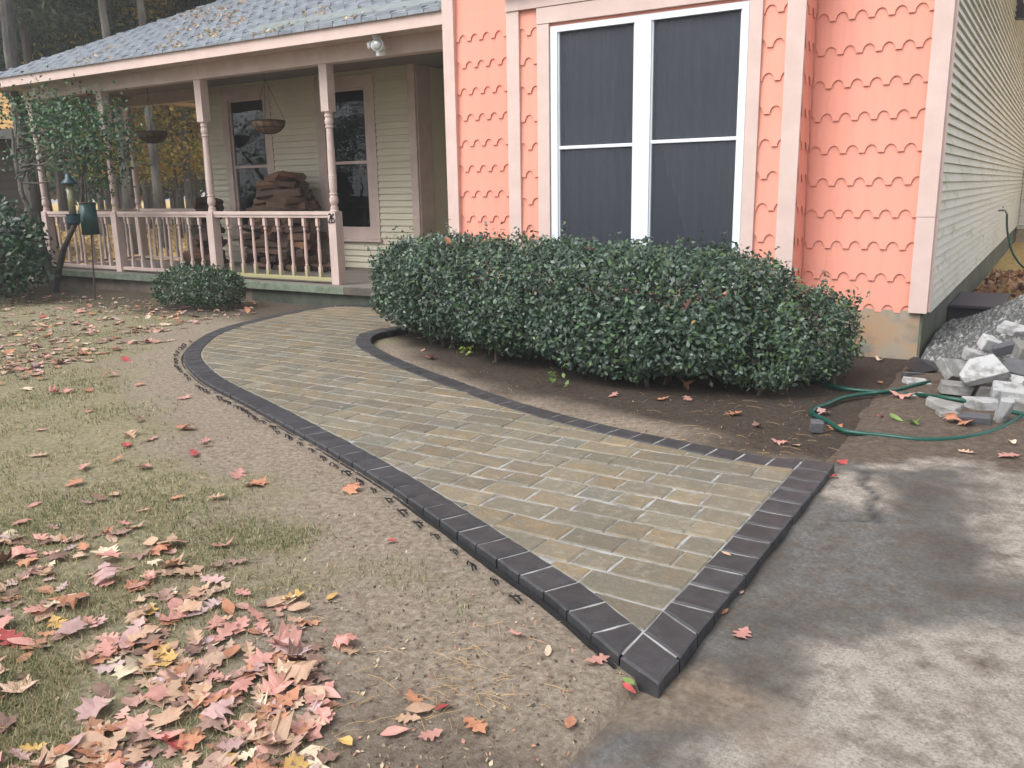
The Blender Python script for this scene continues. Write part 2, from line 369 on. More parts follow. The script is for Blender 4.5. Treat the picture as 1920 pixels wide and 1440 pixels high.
# driveway: worn asphalt, sand drifts, damp and dark patches
def blob(x, y, pts, k=3.):
    r = np.zeros(x.shape)
    for (px, py, rx, ry) in pts:
        c = atz(px, py); cx = atz(px+rx, py)-c; cy = atz(px, py+ry)-c
        M_ = np.linalg.inv(np.array([[cx.x, cy.x], [cx.y, cy.y]])+1e-9*np.eye(2)); dx = x-c.x; dy = y-c.y
        u = M_[0, 0]*dx+M_[0, 1]*dy; v = M_[1, 0]*dx+M_[1, 1]*dy; r = np.maximum(r, np.clip((1.3-np.hypot(u, v))*k, 0, 1))
    return r
def warp(x, y, a=.12): return x+a*(fbm(x*3, y*3, 4)-.5)*2, y+a*(fbm(x*3+20, y*3+9, 4)-.5)*2
def sand_mask(x, y):
    X, Y = warp(x, y, .16); b = blob(X, Y, [(1620, 1560, 420, 330), (1900, 1330, 450, 210), (1780, 1270, 200, 110)], 2.)
    b = np.maximum(b, .95*blob(X, Y, [(1925, 1000, 110, 90), (1890, 910, 100, 45)], 2)); b = np.maximum(b, .9*blob(X, Y, [(1615, 925, 85, 36)], 2)); b = np.maximum(b, .85*blob(X, Y, [(1830, 850, 180, 30), (1700, 868, 70, 18)], 2))
    return np.clip(b, 0, 1)
def dark_mask(x, y):
    X, Y = warp(x, y, .12); b = blob(X, Y, [(1770, 930, 130, 60), (1760, 1030, 110, 70), (1830, 1105, 150, 30), (1360, 1290, 210, 70), (1480, 1180, 150, 50), (1640, 850, 110, 24), (1200, 1350, 130, 60), (1420, 1060, 70, 60)], .8)
    return np.clip(b, 0, 1)
def crack_mask(x, y):
    c = [atz(*q) for q in ((1625, 888), (1615, 915), (1640, 938), (1632, 962), (1640, 985), (1560, 985))]
    d = dist_to(x+.03*(fbm(x*14, y*14, 2)-.5), y+.05*(fbm(x*14+5, y*14, 2)-.5), [(p.x, p.y) for p in c[:5]]); e = dist_to(x, y+.02*(fbm(x*14, y*9, 2)-.5), [(c[4].x, c[4].y), (c[5].x, c[5].y)])
    return np.clip(np.maximum(1-d/.035, .8*(1-e/.018)), 0, 1)
def mat_drive():
    m = bpy.data.materials.new('worn_driveway'); m.use_nodes = True; t = m.node_tree; N = t.nodes; L = t.links; p = N['Principled BSDF']
    geo = N.new('ShaderNodeNewGeometry')
    def noise(s, d=6, r=.62):
        n = N.new('ShaderNodeTexNoise'); n.inputs['Scale'].default_value = s; n.inputs['Detail'].default_value = d; n.inputs['Roughness'].default_value = r; L.new(geo.outputs['Position'], n.inputs['Vector']); return n.outputs['Fac']
    def ramp(v, *st):
        r = N.new('ShaderNodeValToRGB'); e = r.color_ramp.elements
        while len(e) < len(st): e.new(.5)
        for i, (q, c) in enumerate(st): e[i].position = q; e[i].color = (*c, 1)
        L.new(v, r.inputs[0]); return r.outputs[0]
    def mix(f, a, b):
        n = N.new('ShaderNodeMix'); n.data_type = 'RGBA'; L.new(f, n.inputs[0]); L.new(a, n.inputs[6]); L.new(b, n.inputs[7]); return n.outputs[2]
    def at(nm, s, lo_=.3, hi_=.7):   # mask broken up by noise
        a = N.new('ShaderNodeAttribute'); a.attribute_name = nm
        q = N.new('ShaderNodeMath'); q.operation = 'MULTIPLY_ADD'; L.new(noise(s, 8, .7), q.inputs[0]); q.inputs[1].default_value = 1.3; q.inputs[2].default_value = -.65
        ad = N.new('ShaderNodeMath'); ad.operation = 'ADD'; L.new(a.outputs['Fac'], ad.inputs[0]); L.new(q.outputs[0], ad.inputs[1])
        r = N.new('ShaderNodeMapRange'); r.inputs[1].default_value = lo_; r.inputs[2].default_value = hi_; L.new(ad.outputs[0], r.inputs[0]); return r.outputs[0]
    base = ramp(noise(75, 7, .72), (.30, (.065, .064, .060)), (.46, (.10, .098, .092)), (.58, (.13, .127, .119)), (.76, (.20, .195, .182)))
    sand = ramp(noise(95, 9, .78), (.36, (.13, .112, .096)), (.45, (.26, .23, .195)), (.55, (.35, .312, .268)), (.70, (.44, .40, .35)))
    dark = ramp(noise(60, 7, .7), (.3, (.04, .037, .034)), (.6, (.075, .07, .064)))
    soil = ramp(noise(30, 7, .7), (.28, (.042, .032, .025)), (.5, (.088, .066, .049)), (.72, (.16, .122, .09)))
    c = mix(at('sand', 10, .05, .85), base, sand); c = mix(at('dark', 6, .0, 1.), c, dark); c = mix(at('soil', 12, -.1, .35), c, soil); dirt = ramp(noise(38, 8, .72), (.28, (.085, .062, .045)), (.44, (.155, .118, .086)), (.57, (.215, .172, .128)), (.74, (.31, .26, .20))); c = mix(at('dirt', 7, .1, .8), c, dirt)
    k = N.new('ShaderNodeAttribute'); k.attribute_name = 'crack'; bl = N.new('ShaderNodeRGB'); bl.outputs[0].default_value = (.03, .03, .032, 1); c = mix(k.outputs['Fac'], c, bl.outputs[0])
    L.new(c, p.inputs['Base Color']); p.inputs['Specular IOR Level'].default_value = .3
    rr = N.new('ShaderNodeMapRange'); L.new(at('dark', 5, .2, .9), rr.inputs[0]); rr.inputs[3].default_value = .85; rr.inputs[4].default_value = .55; L.new(rr.outputs[0], p.inputs['Roughness'])
    b = N.new('ShaderNodeBump'); b.inputs['Strength'].default_value = .6; b.inputs['Distance'].default_value = .008; L.new(noise(220, 5, .75), b.inputs['Height']); L.new(b.outputs[0], p.inputs['Normal'])
    return m
def hdrive(x, y):
    h = (fbm(x*.8+4, y*.8, 3)-.5)*.02+(fbm(x*9, y*9, 2)-.5)*.004-crack_mask(x, y)*.006
    left = np.clip((x+.98+.1*(fbm(x*5, y*5, 3)-.5))/.2, 0, 1); far = np.clip((9.-y)/.5, 0, 1)
    return h+.022-.05*(1-left)-.09*(1-far)
def soil_mask(x, y):
    n = fbm(x*4, y*4, 3)-.5
    a = np.clip((y-4.45-.35*np.clip(x+.5, 0, 2)+.6*n)/.4, 0, 1)*np.clip((.7-x+n)/.6, 0, 1); a = np.maximum(a, np.clip((-.80-x+.2*n)/.1, 0, 1)*(y > 4.1))
    b = np.clip((-.55-x+.9*n)/.35, 0, 1)*np.clip((2.12-y+.3*n)/.35, 0, 1)*.8
    return np.clip(a, 0, 1)
def dirt_mask(x, y):
    n = fbm(x*4, y*4, 3)-.5
    return np.clip((-.5-x+1.*n)/.45, 0, 1)*np.clip((2.2-y+.2*n)/.2, 0, 1)
DRIVE = grid('driveway', axis(-.95, 60, -.98, 2.2, .03), axis(-60, 9.2, .9, 6.8, .03), hdrive, mat_drive(), dict(sand=sand_mask, dark=dark_mask, crack=crack_mask, soil=soil_mask, dirt=dirt_mask))
tag(DRIVE, kind='structure')

# ================================================================ WALKWAY
walk = MB(); lo_s = offset(lo, .012); ro_s = offset(ri, BW-.012); b0 = [(p.x, p.y, PZ-.005) for p in lo_s[1:]+list(reversed(ro_s[1:]))+[Vector((XD1-.012, YD1-.012, 0)), Vector((XD1-.012, YD0+.025, 0))]]
from mathutils.geometry import tessellate_polygon
walk.v = b0; walk.f = [tuple(t) for t in tessellate_polygon([[Vector(p) for p in b0]])]
WALK = walk.build('walkway', SAND_GLINT); tag(WALK, kind='structure')
def piece(poly, z1, z0, bev=.007, jit=0., mid=0, tilt=0.):
    """paver from a plan polygon: side ring, chamfer, top"""
    P = [Vector((p[0], p[1])) for p in poly]
    if mid:
        Q = []
        for a, b in zip(P, P[1:]+P[:1]):
            L = (b-a).length; nrm = Vector((b.y-a.y, a.x-b.x)).normalized(); Q.append(a+Vector((rng.uniform(-jit, jit), rng.uniform(-jit, jit))))
            if L > .07:
                for t in (.33, .67): Q.append(a.lerp(b, t+rng.uniform(-.08, .08))+nrm*rng.uniform(-jit*1.3, jit*.6))
        P = Q
    c = sum(P, Vector((0, 0)))/len(P); n = len(P); tx, ty = rng.uniform(-tilt, tilt), rng.uniform(-tilt, tilt)
    zz = lambda p, z: z+(p.x-c.x)*tx+(p.y-c.y)*ty
    T = []
    for p in P: d = c-p; T.append(p+d.normalized()*min(bev*1.25, d.length*.4))
    v = [(p.x, p.y, z0) for p in P]+[(p.x, p.y, zz(p, z1-bev*.7)) for p in P]+[(p.x, p.y, zz(p, z1)) for p in T]
    f = []
    for k in range(2):
        for i in range(n): j = (i+1) % n; f.append((k*n+i, k*n+j, (k+1)*n+j, (k+1)*n+i))
    f.append(tuple(2*n+i for i in range(n))); return v, f
def area2(P): return sum(P[i][0]*P[(i+1) % len(P)][1]-P[(i+1) % len(P)][0]*P[i][1] for i in range(len(P)))/2
def clip_rect(poly, x0, x1, y0, y1):
    def cl(P, ax, v, s):
        out = []
        for a, b in zip(P, P[1:]+P[:1]):
            da, db = (a[ax]-v)*s, (b[ax]-v)*s
            if da >= 0: out.append(a)
            if da*db < 0: t = da/(da-db); out.append((a[0]+(b[0]-a[0])*t, a[1]+(b[1]-a[1])*t))
        return out
    P = poly
    for ax, v, s in ((0, x0, 1), (0, x1, -1), (1, y0, 1), (1, y1, -1)):
        if P: P = cl(P, ax, v, s)
    Q = []
    for p in P:
        if not Q or math.hypot(p[0]-Q[-1][0], p[1]-Q[-1][1]) > .004: Q.append(p)
    if len(Q) > 1 and math.hypot(Q[0][0]-Q[-1][0], Q[0][1]-Q[-1][1]) < .004: Q.pop()
    return Q
FP = [(p.x, p.y) for p in field]
if area2(FP) < 0: FP = FP[::-1]
pav = []
yrow = 2.085; k = 0
while yrow < 7.8:
    rh = .157; x = -8+rng.uniform(0, .2)
    while x < -.9:
        L = rng.choice((.155, .17, .22, .235, .235, .29, .31)); x1 = x+L
        if x1 > XD0-.08: x1 = XD0+.1; L = x1-x
        jx, jy = rng.uniform(.0008, .0022), rng.uniform(.0032, .005)
        Q = clip_rect(FP, x+jx, x1-jx, yrow+jy, yrow+rh-jy)
        if len(Q) >= 3 and abs(area2(Q)) > .0016:
            full = abs(area2(Q)) > .93*(L-2*jx)*(rh-2*jy)
            if full: Q = [(x+jx, yrow+jy), (x1-jx, yrow+jy), (x1-jx, yrow+rh-jy), (x+jx, yrow+rh-jy)]
            cx = sum(q[0] for q in Q)/len(Q); cy = sum(q[1] for q in Q)/len(Q)
            pav.append((math.hypot(cx, cy), Q, full))
        x = x1
    yrow += rh
pav.sort(key=lambda q: q[0])
stuffv, stufff = [], []
for i, (d, Q, full) in enumerate(pav):
    v, f = piece(Q, PZ+rng.uniform(-.002, .002), PZ-.05, bev=.008, jit=.0042 if full else 0, mid=1 if full else 0, tilt=.008)
    if i < 300:
        c = Vector((sum(q[0] for q in Q)/len(Q), sum(q[1] for q in Q)/len(Q), 0)); me = new_mesh('paver', [(a-c.x, b-c.y, z) for a, b, z in v], f, PAVER); link('paver', me, WALK, loc=c)
    else:
        b = len(stuffv); stuffv += v; stufff += [tuple(q+b for q in g) for g in f]
FARPAV = mat('far_tan_pavers', (.19, .153, .102), (.15, .136, .102), nscale=5, rough=.55, fine=((.215, .165, .10), 7, .45, .65), bump=.3, bscale=90, bdist=.005)
if stufff:
    o = link('far_pavers', new_mesh('far_pavers', stuffv, stufff, FARPAV), WALK); o['kind'] = 'stuff'
# border pavers
def border(A, B):
    for i in range(len(A)-1):
        a0, a1, b1, b0 = A[i], A[i+1], B[i+1], B[i]
        t = (a1-a0).normalized()*.0045; s = (b0-a0).normalized()*.003; tb = (b1-b0).normalized()*min(.0045, (b1-b0).length*.1)
        Q = [a0+t+s, a1-t+s, b1-tb-s, b0+tb-s]; Q = [(q.x, q.y) for q in Q]
        if abs(area2(Q)) < .004: continue
        if area2(Q) < 0: Q = Q[::-1]
        c = Vector((sum(q[0] for q in Q)/4, sum(q[1] for q in Q)/4, 0))
        v, f = piece(Q, PZ+.001+rng.uniform(-.0015, .0015), -.005, bev=.008, jit=.0015, mid=1)
        link('border_paver', new_mesh('border_paver', [(x-c.x, y-c.y, z) for x, y, z in v], f, CHAR), WALK, loc=c)
border(lo, li); border(ro, ri)
nd = 14; ys = [YD0+(YD1-YD0)*i/nd for i in range(nd+1)]
border([Vector((XD1+rng.uniform(-.002, .002), y, 0)) for y in ys], [Vector((XD0, (YC0 if i == 0 else YC1-.005 if i == 1 else (y+YC1-.005-ys[1]) if i == 2 and YC1 > ys[1] else y), 0)) for i, y in enumerate(ys)])
# plastic edging with anchoring loops
edg = empty('paver_edging', (lo[8].x, lo[8].y, 0), 'black plastic edge restraint with anchor loops running along the lawn side of the walkway', 'edging')
ec = offset(lo, -.006); eo = offset(lo, -.016); mb = MB(); n = 62
for i in range(n):
    a, b, c, d = ec[i], ec[i+1], eo[i+1], eo[i]; z = .033
    mb.quad((a.x, a.y, z), (b.x, b.y, z), (c.x, c.y, z), (d.x, d.y, z)); mb.quad((d.x, d.y, z), (c.x, c.y, z), (c.x, c.y, -.03), (d.x, d.y, -.03))
mb.build('edging_strip', BLACK, edg)
arc = MB(); 
for k in (-1, 0, 1): arc.tube([(k*.006+.021*math.cos(t)*(1-.12*abs(k)), -.004*abs(k), .002+.012*math.sin(t)) for t in [math.pi*j/6 for j in range(7)]] if k == 0 else [(k*.011-.008, 0, .0), (k*.012, .012*1, .01), (k*.004, .022, .004)], .0035, 5)
arc = MB()
for rr, yy in ((.029, 0), (.018, -.015)): arc.tube([(rr*math.cos(t), yy+.3*rr*math.sin(t), .001+rr*.7*math.sin(t)) for t in [math.pi*j/8 for j in range(9)]], .003, 5)
arc.tube([(0, .008, .02), (0, -.022, .006)], .003, 4)
arcm = new_mesh('edging_loop', arc.v, arc.f, BLACK)
for i in range(3, 44):
    if rng.random() < .06: continue
    for s in ((.4,) if i < 20 else (.1, .65)):
        if i >= 20 and rng.random() < .25: continue
        p = lo[i].lerp(lo[i+1], s); t = (lo[i+1]-lo[i]).normalized(); q = p+Vector((-t.y, t.x, 0))*rng.uniform(.062, .075)
        l = link('edging_loop', arcm, edg, loc=(q.x, q.y, float(hground(q.x, q.y))+.004), rot=(rng.uniform(-.3, .3), 0, math.atan2(t.y, t.x)+rng.uniform(-.2, .2))); l.scale = [rng.uniform(.8, 1.25)]*3

# ================================================================ HOUSE
house = empty('house', (-3, 7.4, 0), 'salmon shingled house front with a pale pink railed porch and grey roof', 'house')
Y0, YB = 7.36, 7.06                    # shingled wall, box bay front
XL, XR = -5.41, -.80                   # front gable block
YW, ZF = 9.535, .27                    # porch back wall, porch floor
XPL = -11.94                           # left corner of the porch wall
ZT = 5.4; YE_ = 23.
def bx(name, m, x0, x1, y0, y1, z0, z1, parent=house, bevel=0.): return MB().box(x0, x1, y0, y1, z0, z1).build(name, m, parent, bevel=bevel)
def wall_holes(name, m, x0, x1, z0, z1, y0, y1, holes, parent=house):
    """wall in the XZ plane, thickness y0..y1, with rectangular openings (x0,x1,z0,z1)"""
    xs = sorted({x0, x1, *[h[i] for h in holes for i in (0, 1)]}); zs = sorted({z0, z1, *[h[i] for h in holes for i in (2, 3)]}); mb = MB()
    for a, b in zip(xs, xs[1:]):
        run = None
        for c, d in list(zip(zs, zs[1:]))+[(None, None)]:
            hole = c is None or any(h[0] <= (a+b)/2 <= h[1] and h[2] <= (c+d)/2 <= h[3] for h in holes)
            if not hole: run = (c, d) if run is None else (run[0], d)
            elif run: mb.box(a, b, y0, y1, run[0], run[1]); run = None
    return mb.build(name, m, parent)
# --- foundation
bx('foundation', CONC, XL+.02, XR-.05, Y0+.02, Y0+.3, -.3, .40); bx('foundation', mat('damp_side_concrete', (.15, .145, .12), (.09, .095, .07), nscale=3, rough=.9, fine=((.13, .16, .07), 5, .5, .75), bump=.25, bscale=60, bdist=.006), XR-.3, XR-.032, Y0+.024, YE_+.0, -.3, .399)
# --- walls
WX0, WX1, WZ0, WZ1 = -4.025, -2.224, .55, 2.806     # big window opening in the bay
FW = wall_holes('front_wall', SALMON, XL+.02, XR-.02, .38, ZT, Y0+.03, Y0+.15, [(-4.3, -1.9, .5, 3.0)])
BAY = wall_holes('window_bay', SALMON, -4.455, -1.787, .36, 3.12, YB+.03, YB+.13, [(WX0, WX1, WZ0, WZ1)])
bx('bay_side', SALMON, -1.90, -1.79, YB+.135, Y0+.028, .36, 3.12); bx('bay_side', SALMON, -4.45, -4.34, YB+.135, Y0+.028, .36, 3.12)
bx('bay_underside', PINK, -4.45, -1.79, YB+.03, Y0+.018, .335, .358); bx('bay_roof', ROOFM, -4.52, -1.72, YB-.1, Y0+.02, 3.125, 3.2)
# shingles: boards with a square tab between two scooped corners, rows staggered
SHW, SHE, TAB, NOT = .1415, .2505, .048, .060
_sc = {}
def shingle_mesh(l, r, zc):
    """clipped to x in [l, r] around the centre line; zc = how far the top is cut"""
    key = (round(l, 3), round(r, 3), round(zc, 3))
    if key in _sc: return _sc[key]
    prof = []                                   # bottom outline left -> right
    n = 7; hw = SHW/2
    for i in range(n+1): a = math.pi/2*(1-i/n); prof.append((-hw+(hw-TAB/2)*math.cos(a), NOT*math.sin(a)))
    prof += [(-x, z) for x, z in reversed(prof)]
    q = []
    def zat(x):
        for (xa, za), (xb, zb) in zip(prof, prof[1:]):
            if xa <= x <= xb: return za+(zb-za)*(x-xa)/max(1e-9, xb-xa)
        return 0
    for x, z in prof:
        if l < x < r: q.append((x, z))
    q = [(l, zat(max(-hw, l)))]+q+[(r, zat(min(hw, r)))]
    top = SHE+NOT+.02-zc; T = .007
    ly = lambda z: -.017+.0165*z/.33            # leans back to the wall at the top
    v = []; m = len(q)
    for x, z in q: v.append((x, ly(z)-T+.011, z))
    for x, z in q: v.append((x, ly(z)+.011, z))
    v += [(l, ly(top)-T+.011, top), (r, ly(top)-T+.011, top)]
    f = [tuple([*range(m), 2*m+1, 2*m])]
    for i in range(m-1): f.append((i+1, i, m+i, m+i+1))
    me = new_mesh('shingle', v, f, SALMON); _sc[key] = me; return me
def shingles(parent, x0, x1, zb, nrows, y, phase, ztop, side=None):
    for k in range(nrows):
        z = zb+k*SHE
        if z > ztop-.03: break
        top = max(0., z+SHE+NOT+.02-ztop)
        c = x0+phase+(SHW/2 if k % 2 else 0)-SHW*3
        while c-SHW/2 < x1:
            l, r = max(-SHW/2, x0-c)+.0006, min(SHW/2, x1-c)-.0006
            if r-l > .008:
                if side is None: link('shingle', shingle_mesh(l, r, top), parent, loc=(c, y, z))
                else: link('shingle', shingle_mesh(l, r, top), parent, loc=(side, c, z), rot=(0, 0, math.pi/2))
            c += SHW
shingles(FW, -1.775, -.937, .378, 11, Y0+.03, .045, 3.2)
shingles(FW, XL+.13, -4.456, .575, 10, Y0+.03, .09, 3.12)
shingles(BAY, -4.344, -4.152, .50, 10, YB+.03, .02, 2.96)
shingles(BAY, -2.115, -1.927, .44, 10, YB+.03, .06, 2.96)
shingles(BAY, YB+.02, Y0+.0, .41, 11, 0, .02, 3.1, side=-1.79)
# trim boards
def trim(name, x0, x1, y, z0, z1, m=PINK, t=.03): return bx(name, m, x0, x1, y-.002, y+t, z0, z1, bevel=.003)
trim('corner_board', XL, XL+.135, Y0-.02, .39, ZT, t=.05)
trim('corner_board', -.936, XR-.002, Y0-.02, .388, 1.13, t=.05); trim('corner_board', -.936, XR-.002, Y0-.02, 1.133, ZT, t=.05)
bx('corner_board', PINK, XR-.028, XR+.016, Y0+.0305, Y0+.075, .395, ZT, bevel=.003)
trim('bay_corner_board', -4.477, -4.344, YB-.0, .37, 2.968); trim('bay_corner_board', -1.927, -1.785, YB-.0, .37, 2.968)
trim('window_casing', -4.152, WX0-.004, YB-.0, .4, 2.826); trim('window_casing', WX1+.004, -2.115, YB-.0, .4, 2.826)
trim('window_head_casing', -4.153, -2.114, YB-.004, 2.829, 2.966); trim('frieze_board', -4.478, -1.784, YB-.012, 2.9695, 3.118, t=.04)
# big double window: white frame, two bays, each with a meeting rail
win = wall_holes('picture_window', WHITE, WX0+.003, WX1-.003, WZ0, WZ1-.004, YB+.014, YB+.10, [(-3.953, -3.202, .6, 2.75), (-3.051, -2.282, .6, 2.75)])
for x0, x1, zm in ((-3.953, -3.202, 1.743), (-3.051, -2.282, 1.757)):
    bx('meeting_rail', WHITE, x0, x1, YB+.028, YB+.06, zm-.002, zm+.027, win, bevel=.004)
    bx('jamb', WHITE, x0, x0+.014, YB+.03, YB+.07, .6, 2.75, win); bx('jamb', WHITE, x1-.014, x1, YB+.03, YB+.07, .6, 2.75, win)
    for z0, z1 in ((.6, zm-.004), (zm+.028, 2.748)):
        MB().quad((x0+.015, YB+.046, z0), (x1-.015, YB+.046, z0), (x1-.015, YB+.046, z1), (x0+.015, YB+.046, z1)).build('insect_screen', SCREEN, win)
        MB().quad((x0+.015, YB+.075, z0), (x1-.015, YB+.075, z0), (x1-.015, YB+.075, z1), (x0+.015, YB+.075, z1)).build('pane', GLASS, win)
    mb = MB(); n = 90; pts = []
    for i in range(n+1):
        u = i/n; x = x0-.06+(x1-x0+.12)*u; pts.append((x, YB+.24+.028*math.sin(u*41+x0*5)+.016*math.sin(u*97)))
    for (xa, ya), (xb, yb) in zip(pts, pts[1:]):
        # the right-hand curtain is drawn aside low down
        zb0 = zb1 = .5
        if x0 > -3.1: zb0 = .5+max(0, (1.7-.5)*(1-(xa-x0-.02)/.42)) if xa-x0 < .44 else .5; zb1 = .5+max(0, (1.7-.5)*(1-(xb-x0-.02)/.42)) if xb-x0 < .44 else .5
        mb.quad((xa, ya, zb0), (xb, yb, zb1), (xb, yb, 2.85), (xa, ya, 2.85))
    mb.build('curtain', CURT, win, smooth=True)
# dark interior: ceiling, floor and rear partition close the rooms
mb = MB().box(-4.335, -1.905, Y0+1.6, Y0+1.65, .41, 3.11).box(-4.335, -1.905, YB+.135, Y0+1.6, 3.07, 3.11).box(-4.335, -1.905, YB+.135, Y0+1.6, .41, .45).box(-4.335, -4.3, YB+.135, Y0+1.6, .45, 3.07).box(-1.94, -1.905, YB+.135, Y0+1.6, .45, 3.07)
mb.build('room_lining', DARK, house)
# --- right side wall, vinyl siding
YE = 23.
SW = bx('side_wall', VINYL, XR-.2, XR-.02, Y0+.16, YE, .38, ZT)
def board_mesh(name, m, pitch, proud=.014, ends=True):
    # unit-length lap board along X: bottom proud, top flush; front at -Y
    h = pitch+.008; v = [(x, y, z) for x in (0, 1) for y, z in ((-proud, .0), (-proud*.95, .006), (-.002, h), (.004, h), (.004, 0))]
    f = [(0, 5, 6, 1)[::1], (1, 6, 7, 2), (4, 9, 5, 0), (0, 1, 2, 3, 4)[::-1], (5, 6, 7, 8, 9)]
    return new_mesh(name, v, f, m)
P3 = .0722
vb = board_mesh('siding_board', VINYL, P3, .027)
for k in range(70):
    z = .386+k*P3
    if z > 5.25: break
    link('siding_board', vb, SW, loc=(XR-.012, Y0+.078, z), rot=(0, 0, math.pi/2), scale=(YE-Y0-.078, 1, 1))
BWALL = bx('rear_wing_wall', VINYL, XR, 6, YE+.02, YE+.2, .3, ZT)
for k in range(66):
    z = .386+k*P3
    link('siding_board', vb, BWALL, loc=(XR+.02, YE+.012, z), scale=(5.9, 1, 1))
bx('foundation', CONC, XR, 6, YE+.06, YE+.2, -.3, .385)
# dark vent hood on the side wall and the tap
vp = atx(1913, 20, XR+.05)
vy = vp.y; vz = vp.z
vh = MB(); vh.v = [(XR-.01, vy-.12, vz-.1), (XR-.01, vy+.12, vz-.1), (XR-.01, vy+.08, vz+.16), (XR-.01, vy-.08, vz+.16), (XR+.16, vy-.13, vz-.12), (XR+.16, vy+.13, vz-.12), (XR+.06, vy+.07, vz+.15), (XR+.06, vy-.07, vz+.15)]
vh.f = [(0, 1, 2, 3)[::-1], (4, 5, 6, 7), (0, 4, 7, 3), (1, 2, 6, 5), (3, 7, 6, 2), (0, 1, 5, 4)]
vh.build('vent_hood', mat('dark_brown_metal', (.03, .024, .024), rough=.5), house)
tp = Vector((XR, 15.2, .95)); MB().tube([tp, tp+Vector((.09, 0, 0)), tp+Vector((.12, 0, -.05))], .016).box(XR+.05, XR+.07, 15.15, 15.25, .99, 1.01).build('garden_tap', METALG, house)
# --- house shell behind the porch
OPEN = [(-11.26, -10.46, .80, 2.82), (-9.20, -8.42, .80, 2.82)]
PW = wall_holes('porch_wall', CLAP, XPL, -7.53, ZF, 3.3, YW+.02, YW+.15, OPEN)
cb = board_mesh('clapboard', CLAP, .088, .027)
CAS = [(-11.40, -10.31, .66, 2.985), (-9.36, -8.24, .66, 2.985)]
def clad(parent, x0, x1, y, zs, ztop, holes, pitch, mesh):
    z = zs
    while z < ztop:
        seg = [(x0, x1)]
        for h in holes:
            if h[2]-.02 < z+pitch*.6 < h[3]+.02:
                seg = [s for a, b in seg for s in ((a, min(b, h[0])), (max(a, h[1]), b)) if s[1]-s[0] > .01]
        for a, b in seg: link('clapboard', mesh, parent, loc=(a, y+.02, z), scale=(b-a, 1, 1))
        z += pitch
clad(PW, XPL+.1, -7.64, YW-.004, .30, 3.0, CAS, .088, cb)
bx('corner_board', PORCHPINK, XPL-.01, XPL+.11, YW-.012, YW+.1, ZF, 3.1, bevel=.003)
bx('corner_board', PORCHPINK, -7.64, -7.515, YW-.012, YW+.018, ZF, 3.1, bevel=.003); bx('corner_board', PORCHPINK, -7.53, -7.50, YW+.019, YW+.32, ZF, 3.1, bevel=.003)
for ci, (c, o) in enumerate(zip(CAS, OPEN)):
    pw = wall_holes('porch_window', PORCHPINK, c[0], c[1], c[2]+.06, c[3], YW-.016, YW+.018, [(o[0], o[1], o[2]+.04, o[3])])
    bx('sill', PORCHPINK, c[0]-.03, c[1]+.03, YW-.055, YW+.02, c[2]+.02, c[2]+.058, pw, bevel=.004)
    zm = 1.805
    fr = wall_holes('sash', PORCHPINK, o[0]-.0, o[1], o[2]+.0, o[3], YW+.021, YW+.06, [(o[0]+.035, o[1]-.035, o[2]+.09, zm-.02), (o[0]+.035, o[1]-.035, zm+.02, o[3]-.03)], pw)
    for z0, z1, yy in ((o[2]+.09, zm-.02, .048), (zm+.02, o[3]-.03, .035)):
        MB().quad((o[0]+.03, YW+yy, z0-.01), (o[1]-.03, YW+yy, z0-.01), (o[1]-.03, YW+yy, z1+.01), (o[0]+.03, YW+yy, z1+.01)).build('pane', GLASS, pw)
# entry recess
bx('recess_wall', CLAP, -7.53, XL-.01, YW+1.02, YW+1.15, ZF, 3.3)
RW = bpy.data.objects['recess_wall']
clad(RW, -7.5, XL, YW+1.0, .30, 3.0, [], .088, cb)
bx('recess_side', CLAP, -7.66, -7.531, YW+.16, YW+1.1, ZF, 3.3); bx('gable_side', CLAP, XL+.02, XL+.12, Y0+.16, YW+4, .3, ZT)
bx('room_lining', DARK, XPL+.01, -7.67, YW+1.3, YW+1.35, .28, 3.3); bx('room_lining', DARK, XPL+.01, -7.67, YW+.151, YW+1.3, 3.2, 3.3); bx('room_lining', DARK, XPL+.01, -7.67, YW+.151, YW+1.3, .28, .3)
bx('left_wall', CLAP, XPL+.0, XPL+.12, YW+.155, YE, .0, 3.3)
bx('rear_wall', CLAP, XPL, XR, YE+.25, YE+.4, 0, ZT)
# --- porch floor, apron, steps
PX0 = -14.05
bx('porch_floor', FLOOR, PX0+.02, XPL-.02, 7.74, YW+.1, ZF-.05, ZF-.002); bx('porch_floor', FLOOR, XPL-.019, XL+.0, 7.74, YW+1.1, ZF-.05, ZF-.002)
bx('edge_board', EDGEB, PX0, -7.3, 7.695, 7.738, .17, .262, bevel=.004); bx('edge_board', mat('worn_edge_board', (.12, .10, .08), (.07, .065, .05), nscale=5, rough=.8), -7.297, XL, 7.695, 7.738, .172, .262, bevel=.004)
bx('riser', RISER, -9, XL, 7.755, 7.8, -.1, .21); bx('porch_skirt', mat('skirt', (.19, .15, .12), (.10, .085, .07), nscale=3, rough=.9), PX0+.05, -9.005, 7.765, 7.81, -.1, .21)
